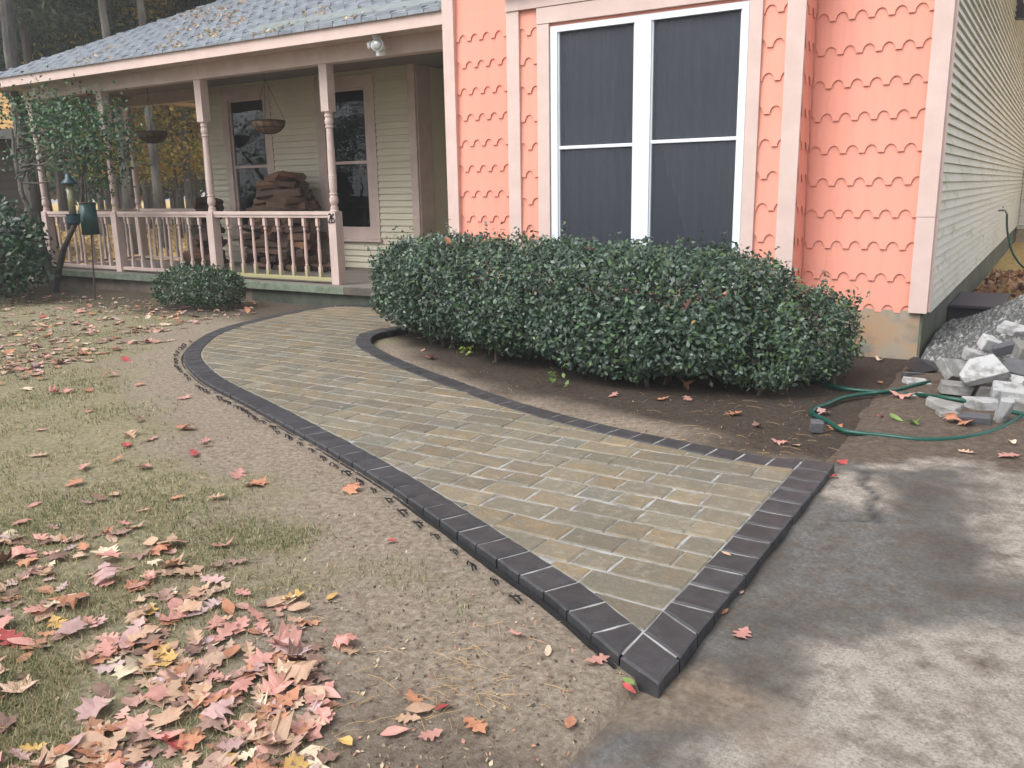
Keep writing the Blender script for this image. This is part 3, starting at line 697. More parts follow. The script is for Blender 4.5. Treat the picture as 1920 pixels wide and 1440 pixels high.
# --- posts
PS = .062
def post(x, y, z0=ZF):
    mb = MB().box(x-PS, x+PS, y-PS, y+PS, z0, 1.165).box(x-PS, x+PS, y-PS, y+PS, 2.335, 2.866)
    t = [(PS*1.0, 1.166), (.05, 1.175), (.048, 1.2), (.050, 1.215), (.038, 1.22), (.040, 1.24), (.053, 1.27), (.055, 1.30), (.050, 1.34), (.040, 1.36), (.051, 1.365), (.051, 1.38), (.040, 1.385), (.047, 1.43), (.049, 1.55), (.051, 1.56), (.049, 1.57), (.051, 1.59), (.048, 1.60), (.046, 1.85), (.048, 1.855), (.045, 1.87), (.048, 1.885), (.043, 1.89), (.042, 2.08), (.040, 2.14), (.051, 2.15), (.051, 2.165), (.042, 2.17), (.052, 2.20), (.054, 2.225), (.048, 2.255), (.042, 2.265), (.052, 2.275), (.052, 2.30), (.044, 2.31), (PS, 2.334)]
    mb.lathe(t, 16, (x, y, 0)); 
    o = mb.build('porch_post', PORCHPINK, house); return o
POST = [-7.535, -9.80, -11.98, -13.83]; PY = 7.88
for x in POST: post(x, PY)
post(-13.79, 9.52)
# moss stain on the foot of the nearest post is in the rail material
MOSS = mat('mossy_pink_paint', (.60, .44, .39), (.50, .36, .315), nscale=4, rough=.75, zlow=((.30, .30, .13), .36, .47))
def railing(xa, xb, ya, yb, gap, low=PORCHPINK):
    L = math.hypot(xb-xa, yb-ya); ux, uy = (xb-xa)/L, (yb-ya)/L; nx, ny = -uy, ux
    def bar(w0, z0, z1, name, m, parent, s0=0, s1=L):
        mb = MB(); P = [(xa+ux*s+nx*w_, ya+uy*s+ny*w_) for s, w_ in ((s0, -w0), (s1, -w0), (s1, w0), (s0, w0))]
        mb.v = [(*p, z0) for p in P]+[(*p, z1) for p in P]; mb.f = [(0, 3, 2, 1), (4, 5, 6, 7), (0, 1, 5, 4), (1, 2, 6, 5), (2, 3, 7, 6), (3, 0, 4, 7)]
        return mb.build(name, m, parent, bevel=.004)
    r = bar(.042, 1.12, 1.163, 'railing', PORCHPINK, house); bar(.03, 1.085, 1.1195, 'under_rail', PORCHPINK, r); bar(.036, .30, .345, 'bottom_rail', low, r)
    n = max(1, round(L/gap)-1); bm_ = balm if low is PORCHPINK else balm2
    for i in range(n): s = L*(i+1)/(n+1); link('baluster', bm_, r, loc=(xa+ux*s, ya+uy*s, .346))
def bal(m):
    mb = MB(); h = .738; w_ = .021; mb.box(-w_, w_, -w_, w_, 0, .13); mb.box(-w_, w_, -w_, w_, h-.1, h)
    mb.lathe([(.020, .131), (.023, .15), (.016, .16), (.018, .175), (.0225, .26), (.021, .36), (.016, .50), (.0135, .565), (.014, .575), (.0205, .585), (.0205, .597), (.014, .605), (.016, .625), (.020, h-.101)], 10)
    return new_mesh('baluster', mb.v, mb.f, m)
balm = bal(PORCHPINK); balm2 = bal(MOSS)
# lower blocks of the mossy run stand in green stain: balusters in their own weathered paint
railing(POST[1]+PS, POST[0]-PS, PY, PY, .226, MOSS); railing(POST[2]+PS, POST[1]-PS, PY, PY, .226); railing(POST[3]+PS, POST[2]-PS, PY, PY, .226)
railing(-13.81, -13.81, PY+PS, 9.52-PS, .226); railing(-13.79+PS, XPL-.012, 9.52, 9.52, .30)
# --- beam, soffit, fascia, ceiling, roof
YF, ZE = 7.45, 3.178; XE = -14.45; SL = .48
bx('porch_beam', PORCHPINK, -13.92, XL+.0, 7.80, 7.94, 2.866, 3.055); bx('porch_beam', PORCHPINK, -13.92, -13.78, 7.945, 9.6, 2.866, 3.055); bx('porch_beam', PORCHPINK, -13.775, XPL-.015, 9.46, 9.6, 2.866, 3.055)
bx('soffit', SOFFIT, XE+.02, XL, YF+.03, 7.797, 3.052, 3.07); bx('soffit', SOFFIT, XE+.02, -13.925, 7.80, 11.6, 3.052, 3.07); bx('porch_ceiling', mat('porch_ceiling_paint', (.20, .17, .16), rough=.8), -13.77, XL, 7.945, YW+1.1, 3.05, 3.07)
bx('fascia', PINK, XE, XL, YF, YF+.028, 3.032, ZE-.012, bevel=.002); bx('fascia', PINK, XE, XE+.028, YF+.029, 12, 3.032, ZE-.012, bevel=.002)
bx('drip_edge', METALG, XE-.01, XL, YF-.012, YF+.1, ZE-.011, ZE-.004)
def roofz(x, y): return ZE+SL*min(y-YF, x-XE)
RT = 8.
rb = MB(); A = (XE, YF); 
rb.quad((XE, YF, ZE-.005), (XL, YF, ZE-.005), (XL, YF+RT, ZE+SL*RT-.005), (XE+RT, YF+RT, ZE+SL*RT-.005)); rb.quad((XE, YF, ZE-.005), (XE+RT, YF+RT, ZE+SL*RT-.005), (XE+RT, YF+12, ZE+SL*RT-.005), (XE, YF+12, ZE-.005)); rb.quad((XE+RT, YF+RT, ZE+SL*RT-.005), (XL, YF+RT, ZE+SL*RT-.005), (XL, YF+12, ZE+SL*RT-.005), (XE+RT, YF+12, ZE+SL*RT-.005))
ROOF = rb.build('roof', ROOFM, house)
EX = .125; ang = math.atan(SL); TW = .21
def tab_geo(x0, x1, row, cx, cy, cz):
    t = .02+.008*((int(x0*7.3)+row*3) % 3); y0 = YF-.03+row*EX*math.cos(ang); y1 = y0+(EX+.03)*math.cos(ang)
    z = lambda y, e: ZE+SL*(y-YF)+e
    def hipx(y): return XE-.02+(y-YF)
    a0, a1 = max(x0, hipx(y0)), max(x0, hipx(y1))
    v = [(a0-cx, y0-cy, z(y0, t)-cz), (x1-cx, y0-cy, z(y0, t)-cz), (x1-cx, y1-cy, z(y1, .002)-cz), (min(a1, x1)-cx, y1-cy, z(y1, .002)-cz), (a0-cx, y0-cy, z(y0, -.004)-cz), (x1-cx, y0-cy, z(y0, -.004)-cz)]
    return v, [(0, 1, 2, 3), (4, 5, 1, 0), (5, 2, 1), (4, 0, 3)]
tabs = []
for row in range(38):
    x = XE-.5+(row % 2)*.105+rng.uniform(0, .03)
    yy = YF+row*EX*math.cos(ang)
    while x < XL:
        x1 = min(x+TW-.009, XL)
        if x1 > XE+(yy-YF)+.08: tabs.append((math.hypot(x, yy), max(x, XE-.02+(yy-YF)), x1, row))
        x += TW
tabs.sort(); sv, sf = [], []
for i, (d, x0, x1, row) in enumerate(tabs):
    if i < 300:
        y0 = YF+row*EX*math.cos(ang); c = ((x0+x1)/2, y0, ZE+SL*(y0-YF)); v, f = tab_geo(x0, x1, row, *c); link('roof_shingle', new_mesh('roof_shingle', v, f, ROOFM), ROOF, loc=c)
    else:
        v, f = tab_geo(x0, x1, row, 0, 0, 0); b = len(sv); sv += v; sf += [tuple(q+b for q in g) for g in f]
o = link('far_roof_shingles', new_mesh('far_roof_shingles', sv, sf, mat('far_asphalt_shingle', (.26, .28, .31), (.18, .20, .23), nscale=7, rough=.85, bump=.4, bscale=180, bdist=.004)), ROOF); o['kind'] = 'stuff'
# hip caps
for i in range(26):
    y = YF+i*.19; c = Vector((XE+(y-YF), y, ZE+SL*(y-YF)+.012)); mb = MB(); d = Vector((1, 1, SL)).normalized()*.24; s1 = Vector((.12, 0, .0)); s2 = Vector((0, .12, .0))
    mb.quad(c, c+s1, c+s1+d*.95, c+d+Vector((0, 0, .0))); mb.quad(c, c+d, c+s2+d*.95, c+s2); mb.v = [tuple(q) for q in mb.v]; mb.quad(tuple(c), tuple(c-Vector((0, 0, .02))), tuple(c+s1-Vector((0, 0, .02))), tuple(c+s1)); mb.build('hip_cap', ROOFM, ROOF)
# rain diverter: a bent metal strip on the lower roof
y0, y1 = YF+.19, YF+.36; x0 = -8.55
dv = MB().quad((x0, y0, ZE+SL*(y0-YF)+.015), (XL, y0, ZE+SL*(y0-YF)+.015), (XL, y1, ZE+SL*(y1-YF)+.05), (x0, y1, ZE+SL*(y1-YF)+.05)); dv.quad((x0, y0, ZE+SL*(y0-YF)+.015), (x0, y0, ZE+SL*(y0-YF)-.0), (XL, y0, ZE+SL*(y0-YF)-.0), (XL, y0, ZE+SL*(y0-YF)+.015)); dv.quad((x0, y1, ZE+SL*(y1-YF)+.05), (XL, y1, ZE+SL*(y1-YF)+.05), (XL, y1+.01, ZE+SL*(y1-YF)), (x0, y1+.01, ZE+SL*(y1-YF)))
dv.build('rain_diverter', METALG, house)
# upper gable block and main roof above the picture
gr = MB(); zt = ZT; ym = (Y0+YE)/2
gr.quad((XL-.3, Y0-.35, zt-.1), (XR+.3, Y0-.35, zt-.1), (XR+.3, YE+.6, zt-.1), (XL-.3, YE+.6, zt-.1)); xm = (XL+XR)/2
gr.quad((XL-.3, Y0-.35, zt), (xm, Y0-.35, zt+1.9), (xm, YE+.6, zt+1.9), (XL-.3, YE+.6, zt)); gr.quad((xm, Y0-.35, zt+1.9), (XR+.3, Y0-.35, zt), (XR+.3, YE+.6, zt), (xm, YE+.6, zt+1.9))
gr.build('upper_roof', ROOFM, house)
# house number 26 in black metal digits on the end post
def digit(pts, x, z, s=.044):
    mb = MB(); mb.tube([(x+p[0]*s, PY-PS-.006, z+p[1]*s) for p in pts], .0068, 6); mb.build('number_digit', BLACK, house)
ar = lambda cx, cy, r, a0, a1, n=8, ry=None: [(cx+r*math.cos(R_(a0+(a1-a0)*i/n)), cy+(ry or r)*math.sin(R_(a0+(a1-a0)*i/n))) for i in range(n+1)]
digit(ar(.0, .62, .36, 160, -40)+[(-.05, -.1), (-.42, -.85), (.45, -.85)], POST[0]-.024, 1.08, .058)
digit([(.3, .95), (-.15, .7), (-.38, .1)]+ar(0, -.4, .4, 160, 500, 12, .45), POST[0]+.026, 1.08, .058)
# security light under the soffit
fl = empty('security_light', (*aty(706, 68, 7.62).xy, 3.05), 'white security light with round lamp head and motion sensor under the porch soffit', 'light')
fx, fy = fl.location.x, fl.location.y
LW = mat('lamp_white', (.78, .80, .82), rough=.35)
MB().lathe([(.045, 3.02), (.05, 3.035), (.05, 3.051)], 16, (fx, fy, 0)).tube([(fx, fy, 3.02), (fx+.0, fy-.01, 2.98), (fx+.03, fy-.03, 2.95)], .014, 8).build('mount', LW, fl, smooth=False)
mb = MB().lathe([(.0, -.11), (.03, -.11), (.045, -.07), (.06, .0), (.068, .05), (.068, .065), (.06, .066)], 18)
hm = new_mesh('lamp_head', mb.v, mb.f, LW, True); q = Vector((.25, -.85, .12)).to_track_quat('Z', 'Y').to_euler()
hp = (fx+.06, fy-.03, 2.93); lh = link('lamp_head', hm, fl, loc=hp, rot=q)
mb = MB().lathe([(.061, .0), (.05, .012), (.03, .02), (.0, .024)], 16); lens = link('lens', new_mesh('lens', mb.v, mb.f, mat('lamp_lens', (.35, .37, .36), rough=.12, spec=.8), True), fl, loc=Vector(hp)+q.to_matrix()@Vector((0, 0, .067)), rot=q)
q2 = Vector((-.55, -.6, -.25)).to_track_quat('Z', 'Y').to_euler(); mb = MB().lathe([(.025, -.02), (.042, -.015), (.044, .01), (.036, .013), (.04, .03), (.03, .045)], 12); link('motion_sensor', new_mesh('motion_sensor', mb.v, mb.f, LW), fl, loc=(fx-.055, fy-.03, 2.955), rot=q2)
q3 = Vector((-.1, .3, -.9)).to_track_quat('Z', 'Y').to_euler(); mb = MB().lathe([(.03, .0), (.04, .03), (.055, .09), (.058, .1)], 14); link('lamp_head', new_mesh('lamp_head', mb.v, mb.f, LW, True), fl, loc=(fx+.02, fy+.02, 2.95), rot=q3)

# ================================================================ PLANTS
def copy_tree(o, loc=None, rotz=None, scale=None):
    c = o.copy(); COL.objects.link(c)
    if loc is not None: c.location = loc
    if rotz is not None: c.rotation_euler.z = rotz
    if scale is not None: c.scale = scale
    for ch in list(o.children):
        d = ch.copy(); COL.objects.link(d); d.parent = c; d.matrix_parent_inverse = ch.matrix_parent_inverse
    return c
def shell_points(n, fn, thick=.12):
    return fn(n, thick)
def shrub(name, label, cat, blobs, n, leaf, cols, base, stems=8, m=FOL, thick=.16, up=.5, group=None, vmin=.06, lump0=.33, sprouts=0):
    """blobs: (cx,cy,cz,rx,ry,rz) super-ellipsoids making up the volume; leaves crowd the outer shell, fewer inside"""
    root = empty(name, (*base[:2], float(hground(*base[:2]))), label, cat, group)
    B = np.array(blobs); wts = (B[:, 3]*B[:, 4]+B[:, 3]*B[:, 5]+B[:, 4]*B[:, 5]); wts /= wts.sum()
    P = []; NR = []
    tot = 0
    while tot < n:
        k = nrg.choice(len(B), n*2, p=wts); d = nrg.normal(size=(n*2, 3)); d /= np.linalg.norm(d, axis=1)[:, None]
        # boxy super-ellipsoid
        e = np.sign(d)*np.abs(d)**.86; r = 1-np.abs(nrg.normal(0, thick, n*2))+.05*nrg.normal(size=n*2)
        pq = B[k, :3]+e*B[k, 3:]; r = r*(1+.34*(fbm(pq[:, 0]*2.6+pq[:, 2]*1.7, pq[:, 1]*2.6-pq[:, 2]*1.9, 3)-.5)); q = B[k, :3]+e*B[k, 3:]*r[:, None]
        lump = fbm(q[:, 0]*3.1+q[:, 2]*2, q[:, 1]*3.1-q[:, 2]*2.3, 3); keep = (q[:, 2] > vmin) & (lump > lump0+.1*nrg.random(n*2)-.1*(r > .95))
        # not deep inside another blob
        for j in range(len(B)):
            u = np.abs((q-B[j, :3])/B[j, 3:]); inn = (u**2.6).sum(1) < .5; keep &= ~(inn & (k != j) & (nrg.random(n*2) < .85))
        P.append(q[keep]); NR.append(d[keep]); tot += keep.sum()
    P = np.concatenate(P)[:n]; NR = np.concatenate(NR)[:n]
    if sprouts:      # young shoots standing out of the clipped surface
        i0 = nrg.choice(n, sprouts); Q = []
        for i in i0:
            d = NR[i]*.6+np.array([0, 0, .8])+nrg.normal(size=3)*.3; d /= np.linalg.norm(d); Ls = nrg.uniform(.04, .17); tt = np.linspace(0, 1, 9)[:, None]; Q.append(P[i]+d*Ls*tt+nrg.normal(size=(9, 3))*.012)
        Q = np.concatenate(Q); P[:len(Q)] = Q; NR[:len(Q)] = np.array([0, -.3, .9])
    Lf = leaf*nrg.uniform(.7, 1.3, n)
    T = leaf_quads(P, Lf, Lf*.55, up=up, nrm=NR*.9)
    o = soup('foliage', T, pick(cols, n, .3), m, root)
    mb = MB()
    for s in range(stems):
        b = B[rng.randrange(len(B))]; x, y = b[0]+rng.uniform(-.5, .5)*b[3], b[1]+rng.uniform(-.5, .5)*b[4]; g = float(hground(x, y))-.03
        p1 = Vector((x+rng.uniform(-.1, .1), y+rng.uniform(-.1, .1), b[2]*.6)); e = Vector((x+rng.uniform(-.6, .6)*b[3], y+rng.uniform(-.6, .6)*b[4], b[2]+b[5]*.6))
        mb.tube([(x, y, g), p1, p1.lerp(e, .5)+Vector((rng.uniform(-.05, .05), 0, 0)), e], [.016, .012, .008, .004], 5)
        for _ in range(4):
            a = p1.lerp(e, rng.uniform(.0, .8)); mb.tube([a, a+Vector((rng.uniform(-.25, .25), rng.uniform(-.3, .15), rng.uniform(-.02, .2)))], [.006, .002], 4)
    mb.build('stems', STEM, root)['kind'] = 'stuff'
    return root
HC = [(.058, .105, .064), (.042, .08, .052), (.085, .135, .08), (.065, .10, .078), (.14, .18, .15), (.05, .085, .06), (.09, .155, .062)]
hedge = shrub('hedge', 'long clipped evergreen hedge of small glossy leaves below the big window', 'hedge',
    [(-5.15, 6.5, .55, .46, .46, .42), (-4.9, 6.4, .46, .40, .5, .36), (-4.55, 6.35, .54, .55, .58, .45), (-3.95, 6.25, .55, .58, .6, .44), (-3.35, 6.18, .53, .58, .66, .44), (-2.75, 6.12, .56, .56, .68, .44), (-2.2, 6.1, .53, .46, .68, .43), (-1.85, 6.15, .47, .32, .6, .42), (-2.15, 5.72, .34, .5, .42, .27), (-2.9, 5.72, .36, .5, .42, .28), (-3.7, 5.85, .40, .45, .36, .30), (-2.5, 5.6, .25, .4, .3, .2)],
    70000, .043, HC, (-3.5, 6.2), stems=26, thick=.17, up=.6, lump0=.19, sprouts=700, vmin=.06)
bush2 = shrub('holly_bush', 'loose low glossy bush at the end of the hedge beside the concrete foundation', 'bush', [(-1.55, 6.15, .36, .40, .52, .34), (-1.35, 6.35, .34, .26, .35, .32), (-1.65, 5.8, .25, .36, .38, .24)], 11000, .036, HC+[(.07, .12, .03)], (-1.5, 6.2), stems=10, thick=.24, up=.5, lump0=.30, sprouts=200)
az = shrub('azalea', 'small rounded evergreen shrub in front of the porch railing', 'shrub', [(-9.05, 6.95, .27, .60, .42, .29), (-8.75, 6.95, .24, .40, .36, .26), (-9.4, 7.0, .22, .36, .34, .24)], 5200, .042, [(.03, .07, .035), (.045, .09, .035), (.025, .055, .03), (.06, .105, .05)], (-9, 6.95), stems=8, thick=.2)
rh = shrub('rhododendron', 'dark broad leaved bush at the far end of the porch', 'bush', [(-12.6, 6.3, .65, .9, .7, .62), (-13.4, 6.6, .75, .9, .7, .7), (-12.1, 5.9, .4, .6, .5, .4), (-14.2, 6.6, .8, .8, .8, .75)], 6500, .085, [(.018, .05, .022), (.028, .07, .026), (.04, .085, .04), (.022, .05, .03)], (-12.8, 6.3), stems=8, thick=.25)
for i, (px, py, s) in enumerate(((868, 668, .12), (935, 672, .09), (1035, 722, .09), (1090, 700, .08))):
    p = atz(px, py); n = 26; c = np.array([p.x, p.y, .06]); P = c+nrg.normal(size=(n, 3))*np.array([s*.6, s*.5, .035])
    r = empty('weed_seedling', (p.x, p.y, 0), ['bright lime green leafy seedling in the bare bed below the hedge', 'dull green seedling half hidden under the hedge', 'small yellow green seedling near the paver border', 'tiny dark seedling under the hedge front'][i], 'seedling')
    soup('leaves', leaf_quads(P, .045, .032, up=1.2), pick([[(.16, .26, .03), (.22, .30, .05)], [(.03, .09, .05)], [(.14, .22, .05)], [(.03, .08, .05)]][i], n), FOL, r)
    MB().tube([(p.x, p.y, -.02), (p.x+.01, p.y, .09)], .003, 5).build('stem', STEM, r)

# --- holly tree by the porch corner, with its foliage hanging before the posts
def limb(mb, a, b, r0, r1, wob=.08, n=6):
    a, b = Vector(a), Vector(b); L = (b-a).length; pts = []
    for i in range(n+1):
        t = i/n; pts.append(a.lerp(b, t)+Vector((rng.uniform(-1, 1), rng.uniform(-1, 1), rng.uniform(-1, 1)))*wob*L*.12*(0 < i < n))
    mb.tube(pts, [r0+(r1-r0)*i/n for i in range(n+1)], 8); return pts
hb = atz(103, 548); ht = empty('holly_tree', (hb.x, hb.y, 0), 'small crooked holly tree with sparse glossy leaves before the porch end posts', 'tree')
def hp_(px, py, dy=0.): return aty(px, py, hb.y+dy)
mb = MB()
limb(mb, (hb.x, hb.y, -.05), hp_(75, 440), .07, .05); limb(mb, hp_(75, 440), hp_(40, 360), .05, .035); limb(mb, hp_(40, 360), hp_(20, 240, .3), .035, .02)
limb(mb, (hb.x+.02, hb.y, .05), hp_(118, 470), .05, .04); limb(mb, hp_(118, 470), hp_(150, 400), .04, .03); limb(mb, hp_(150, 400), hp_(160, 270), .03, .02)
tips = []
for (px, py) in ((60, 230), (90, 210), (120, 220), (150, 215), (185, 205), (200, 240), (180, 270), (120, 260), (80, 270), (140, 300), (175, 310), (100, 190), (50, 300), (210, 300), (30, 200), (190, 340), (160, 240), (215, 260), (100, 240)):
    e = hp_(px, py, rng.uniform(-.4, .5)); s = hp_(rng.choice((155, 40, 150, 30)), rng.uniform(250, 350)); limb(mb, s, e, .014, .004, n=5); tips.append(e)
mb.build('trunk', BARK, ht)
P = np.concatenate([np.array(t)+nrg.normal(size=(190, 3))*np.array([.22, .22, .15]) for t in tips])
soup('crown', leaf_quads(P, nrg.uniform(.05, .085, len(P)), .038, up=.7), pick([(.04, .10, .045), (.03, .07, .04), (.065, .14, .05), (.09, .18, .07), (.045, .08, .06)], len(P)), FOL, ht)

# --- woods behind: trees with trunk, limbs and foliage
def tree(name, label, x, y, h, r, cb, cr, n, leaf, cols, bark=BARK, conifer=True, seed=0, group=None, lean=0.):
    root = empty(name, (x, y, 0), label, 'tree', group); lr = random.Random(seed)
    mb = MB(); top = Vector((x+lean*h, y, h)); pts = []
    for i in range(9):
        t = i/8; pts.append(Vector((x, y, -.1)).lerp(top, t)+Vector((lr.uniform(-.06, .06), lr.uniform(-.06, .06), 0))*h*.05*(i > 0))
    mb.tube(pts, [r*(1.25 if i == 0 else 1)*(1-.85*i/8) for i in range(9)], 10)
    C = []
    nb = 34 if conifer else 18
    for k in range(nb):
        t = cb+(1-cb)*(k+.5)/nb; z = h*t; a = k*2.4+lr.uniform(-.4, .4); base = pts[0].lerp(top, t)
        rr = cr*((1-(t-cb)/(1-cb))**.7*.85+.15) if conifer else cr*math.sin(math.pi*min(.98, .25+.75*(t-cb)/(1-cb)))
        rr *= lr.uniform(.75, 1.15)
        e = base+Vector((math.cos(a)*rr, math.sin(a)*rr, (-.22 if conifer else .35)*rr)); mid = base.lerp(e, .5)+Vector((0, 0, .1*rr))
        mb.tube([base, mid, e], [max(.015, r*.22*(1-t)), .02, .008], 5)
        for s in np.linspace(.25, 1, 6 if conifer else 5):
            c = base.lerp(e, s)+Vector((0, 0, .1*rr*(1-s))); C.append((c, rr*(.16 if conifer else .28)))
    mb.build('trunk', bark, root)
    per = max(1, n//len(C)); P = np.concatenate([np.array(c)+nrg.normal(size=(per, 3))*np.array([s, s, s*(.4 if conifer else .7)]) for c, s in C])
    soup('crown', leaf_quads(P, nrg.uniform(.6, 1.4, len(P))*leaf, leaf*(.35 if conifer else .6), up=.8 if conifer else .3, droop=.3), pick(cols, len(P), .35), FOLM, root)
    return root
CON = [(.042, .068, .044), (.055, .085, .052), (.032, .052, .036), (.08, .105, .058), (.06, .072, .048)]
YEL = [(.50, .34, .07), (.38, .27, .07), (.22, .21, .07), (.44, .31, .08)]
gw = 'trees of the wood behind the porch'
hem = tree('hemlock_tree', 'tall dark hemlock in the wood with drooping sprays', -24, 16, 18, .17, .27, 4.4, 24000, .20, CON, seed=1, group=gw)
pin = tree('pine_tree', 'tall straight pine of the wood with bare lower trunk', -20, 19, 19, .16, .33, 3.8, 20000, .22, CON, seed=2, group=gw)
yel = tree('yellow_tree', 'slim young tree of the wood with yellow autumn leaves', -17.5, 17, 8, .06, .22, 2.2, 6000, .15, YEL+[(.50, .36, .08), (.22, .24, .06)], seed=3, conifer=False, group=gw, bark=BARK)
oak = tree('bare_trunk_tree', 'grey trunked tree of the wood with thin crown', -18.5, 13.5, 15, .13, .42, 3.2, 4500, .17, CON+YEL[2:3], seed=4, conifer=False, group=gw, bark=PALEBARK)
def at_px(px, dist):           # ground point in the direction of a photo column, at a distance
    d = ray(px, 400); d = Vector((d.x, d.y, 0)).normalized(); return (d.x*dist, d.y*dist, 0)
for src, lst in ((hem, ((60, 33), (-30, 44), (-90, 36), (120, 40), (430, 34), (230, 62), (20, 56), (530, 36), (170, 52), (90, 60), (640, 36), (340, 66))), (pin, ((250, 30), (330, 42), (90, 27), (560, 32), (205, 46), (450, 30), (290, 55))), (yel, ((345, 34), (260, 36), (310, 40), (285, 46), (372, 32), (240, 52), (225, 42), (395, 38), (335, 30))), (oak, ((302, 24), (240, 23), (358, 30), (375, 40), (66, 16.5), (278, 40), (330, 48), (190, 34)))):
    for i, (px, d) in enumerate(lst):
        p = at_px(px, d)
        if i == 0: src.location = p
        else:
            s = rng.uniform(.85, 1.15); copy_tree(src, p, rng.uniform(0, 6.28), (s, s, s*rng.uniform(.9, 1.15)))
# the mass of the wood farther back: foliage to the ground, too dense to tell trees apart
n = 46000
a = np.radians(nrg.uniform(-20, 62, n)); dd = nrg.uniform(62, 95, n); P = np.stack([-np.sin(a+R_(10))*dd, np.cos(a+R_(10))*dd, 1.2+nrg.uniform(0, 1, n)**1.1*26], 1)
k = fbm(P[:, 0]*.25+P[:, 2]*.2, P[:, 1]*.25-P[:, 2]*.2, 3) > .40; P = P[k]; n = len(P)
cc = pick(CON, n, .4); yy = (P[:, 2] < 9) & (nrg.random(n) < .3); cc[yy] = pick(YEL, yy.sum(), .3)
tag(soup('distant_wood', leaf_quads(P, nrg.uniform(.8, 1.7, n), .8, up=.4), cc, FOLM), 'dense dark evergreen wood closing the view behind the trees', 'wood', kind='stuff')
# trees across the road behind the viewer: what the porch panes mirror
st = hem
for i, (x, y, s) in enumerate(((-9, -16, .8), (-16, -20, 1.), (-3, -24, 1.), (5, -19, .8), (12, -26, 1.1), (-24, -24, 1.1), (-32, -18, 1.), (20, -18, 1.))):
    c = copy_tree(hem, (x, y, 0), i*1.3, (s, s, s)); c['label'] = 'dark evergreen across the road, mirrored in the porch windows'; c['group'] = 'evergreens across the road'
# --- neighbour's house at the far left
nx, ny, _ = at_px(52, 22); nb = empty('neighbour_house', (nx, ny, 0), 'brown neighbouring house with roof strewn with orange leaves', 'house')
NW = mat('brown_clapboard', (.085, .07, .058), (.065, .055, .045), nscale=3, rough=.8); NR_ = mat('leafy_roof', (.55, .34, .13), (.38, .20, .07), nscale=5, rough=.95, fine=((.10, .08, .06), 3, .6, .72), bump=.6, bscale=12, bdist=.05)
uy = Vector((nx, ny, 0)).normalized(); uy.rotate(Matrix.Rotation(.12, 3, 'Z')); ux = Vector((uy.y, -uy.x, 0)); O = Vector((nx, ny, 0))-ux*1.35
def nbq(pts, name, m, parent=nb): mb = MB(); mb.quad(*[tuple(O+ux*a+uy*b+Vector((0, 0, c))) for a, b, c in pts]); return mb.build(name, m, parent)
nbw = nbq([(-9, 0, 0), (1.35, 0, 0), (1.35, 0, 2.85), (-9, 0, 2.85)], 'wall', NW)
for k in range(17): nbq([(-9, -.03, k*.16), (1.36, -.03, k*.16), (1.36, -.004, k*.16+.165), (-9, -.004, k*.16+.165)], 'clapboard', NW, nbw)
nbq([(1.35, 0, 0), (1.35, 8, 0), (1.35, 8, 2.85), (1.35, 0, 2.85)], 'wall', NW)
nbq([(-9.5, -.5, 2.8), (1.8, -.5, 2.8), (1.0, 4, 4.6), (-9.5, 4, 4.6)], 'roof', NR_); nbq([(1.8, -.5, 2.8), (1.8, 8.5, 2.8), (1.0, 4, 4.6)], 'roof', NR_)
nbq([(-9.5, -.5, 2.6), (1.8, -.5, 2.6), (1.8, -.5, 2.79), (-9.5, -.5, 2.79)], 'fascia', mat('grey_trim', (.2, .2, .19), rough=.7)); nbq([(-9.5, -.5, 2.61), (1.8, -.5, 2.61), (1.8, .3, 2.61), (-9.5, .3, 2.61)], 'soffit', NW)
# pale dome beyond the dark bush
gx, gy, _ = at_px(14, 15.5); dm = empty('kettle_grill', (gx, gy, 0), 'pale grey domed lid showing above the dark bush beside the neighbour', 'grill')
MB().lathe([(.26, .86), (.27, .9), (.24, 1.0), (.16, 1.08), (.04, 1.12), (.01, 1.12)], 16, (gx, gy, 0)).build('lid', mat('pale_enamel', (.5, .5, .52), rough=.4), dm, smooth=True)
MB().lathe([(.08, .58), (.2, .66), (.27, .8), (.275, .855)], 16, (gx, gy, 0)).build('bowl', BLACK, dm, smooth=True)
for k in range(3): a = k*2.1; MB().tube([(gx+.12*math.cos(a), gy+.12*math.sin(a), .64), (gx+.26*math.cos(a), gy+.26*math.sin(a), -.01)], .012, 6).build('leg', METALG, dm)

# ================================================================ THINGS ON AND BY THE PORCH
def basket(px, py, y, rw, label, zt):
    c = aty(px, py, y); r = rw; root = empty('hanging_basket', c, label, 'basket', 'hanging baskets under the porch beam')
    mb = MB().lathe([(.02, -.62*r), (r*.35, -.60*r), (r*.68, -.45*r), (r*.9, -.2*r), (r*.97, .02), (r*.90, .03), (r*.6, .0), (.01, -.02)], 18, c)
    mb.build('liner', mat('coco_liner', (.20, .115, .07), (.11, .065, .042), nscale=18, rough=.95, bump=.6, bscale=60), root, smooth=True)
    mb = MB()
    for zz, rr in ((.02, r), (-.3*r, r*.87)): mb.tube([(c.x+rr*math.cos(t), c.y+rr*math.sin(t), c.z+zz) for t in [2*math.pi*j/20 for j in range(21)]], .006, 5)
    for k in range(12):
        t = 2*math.pi*k/12; mb.tube([(c.x+q*math.cos(t)*r, c.y+q*math.sin(t)*r, c.z+zq*r) for q, zq in ((1.01, .02), (.94, -.2), (.71, -.46), (.37, -.62), (.05, -.65))], .004, 4)
    mb.build('wire_frame', BLACK, root)
    for k in range(3):
        t = 2*math.pi*k/3+.5; MB().tube([(c.x+r*math.cos(t), c.y+r*math.sin(t), c.z+.02), (c.x, c.y, zt-.18)], .0035, 4).build('chain', BLACK, root)
    MB().tube([(c.x, c.y, zt-.19), (c.x, c.y, zt)], .004, 4).build('hook', BLACK, root)
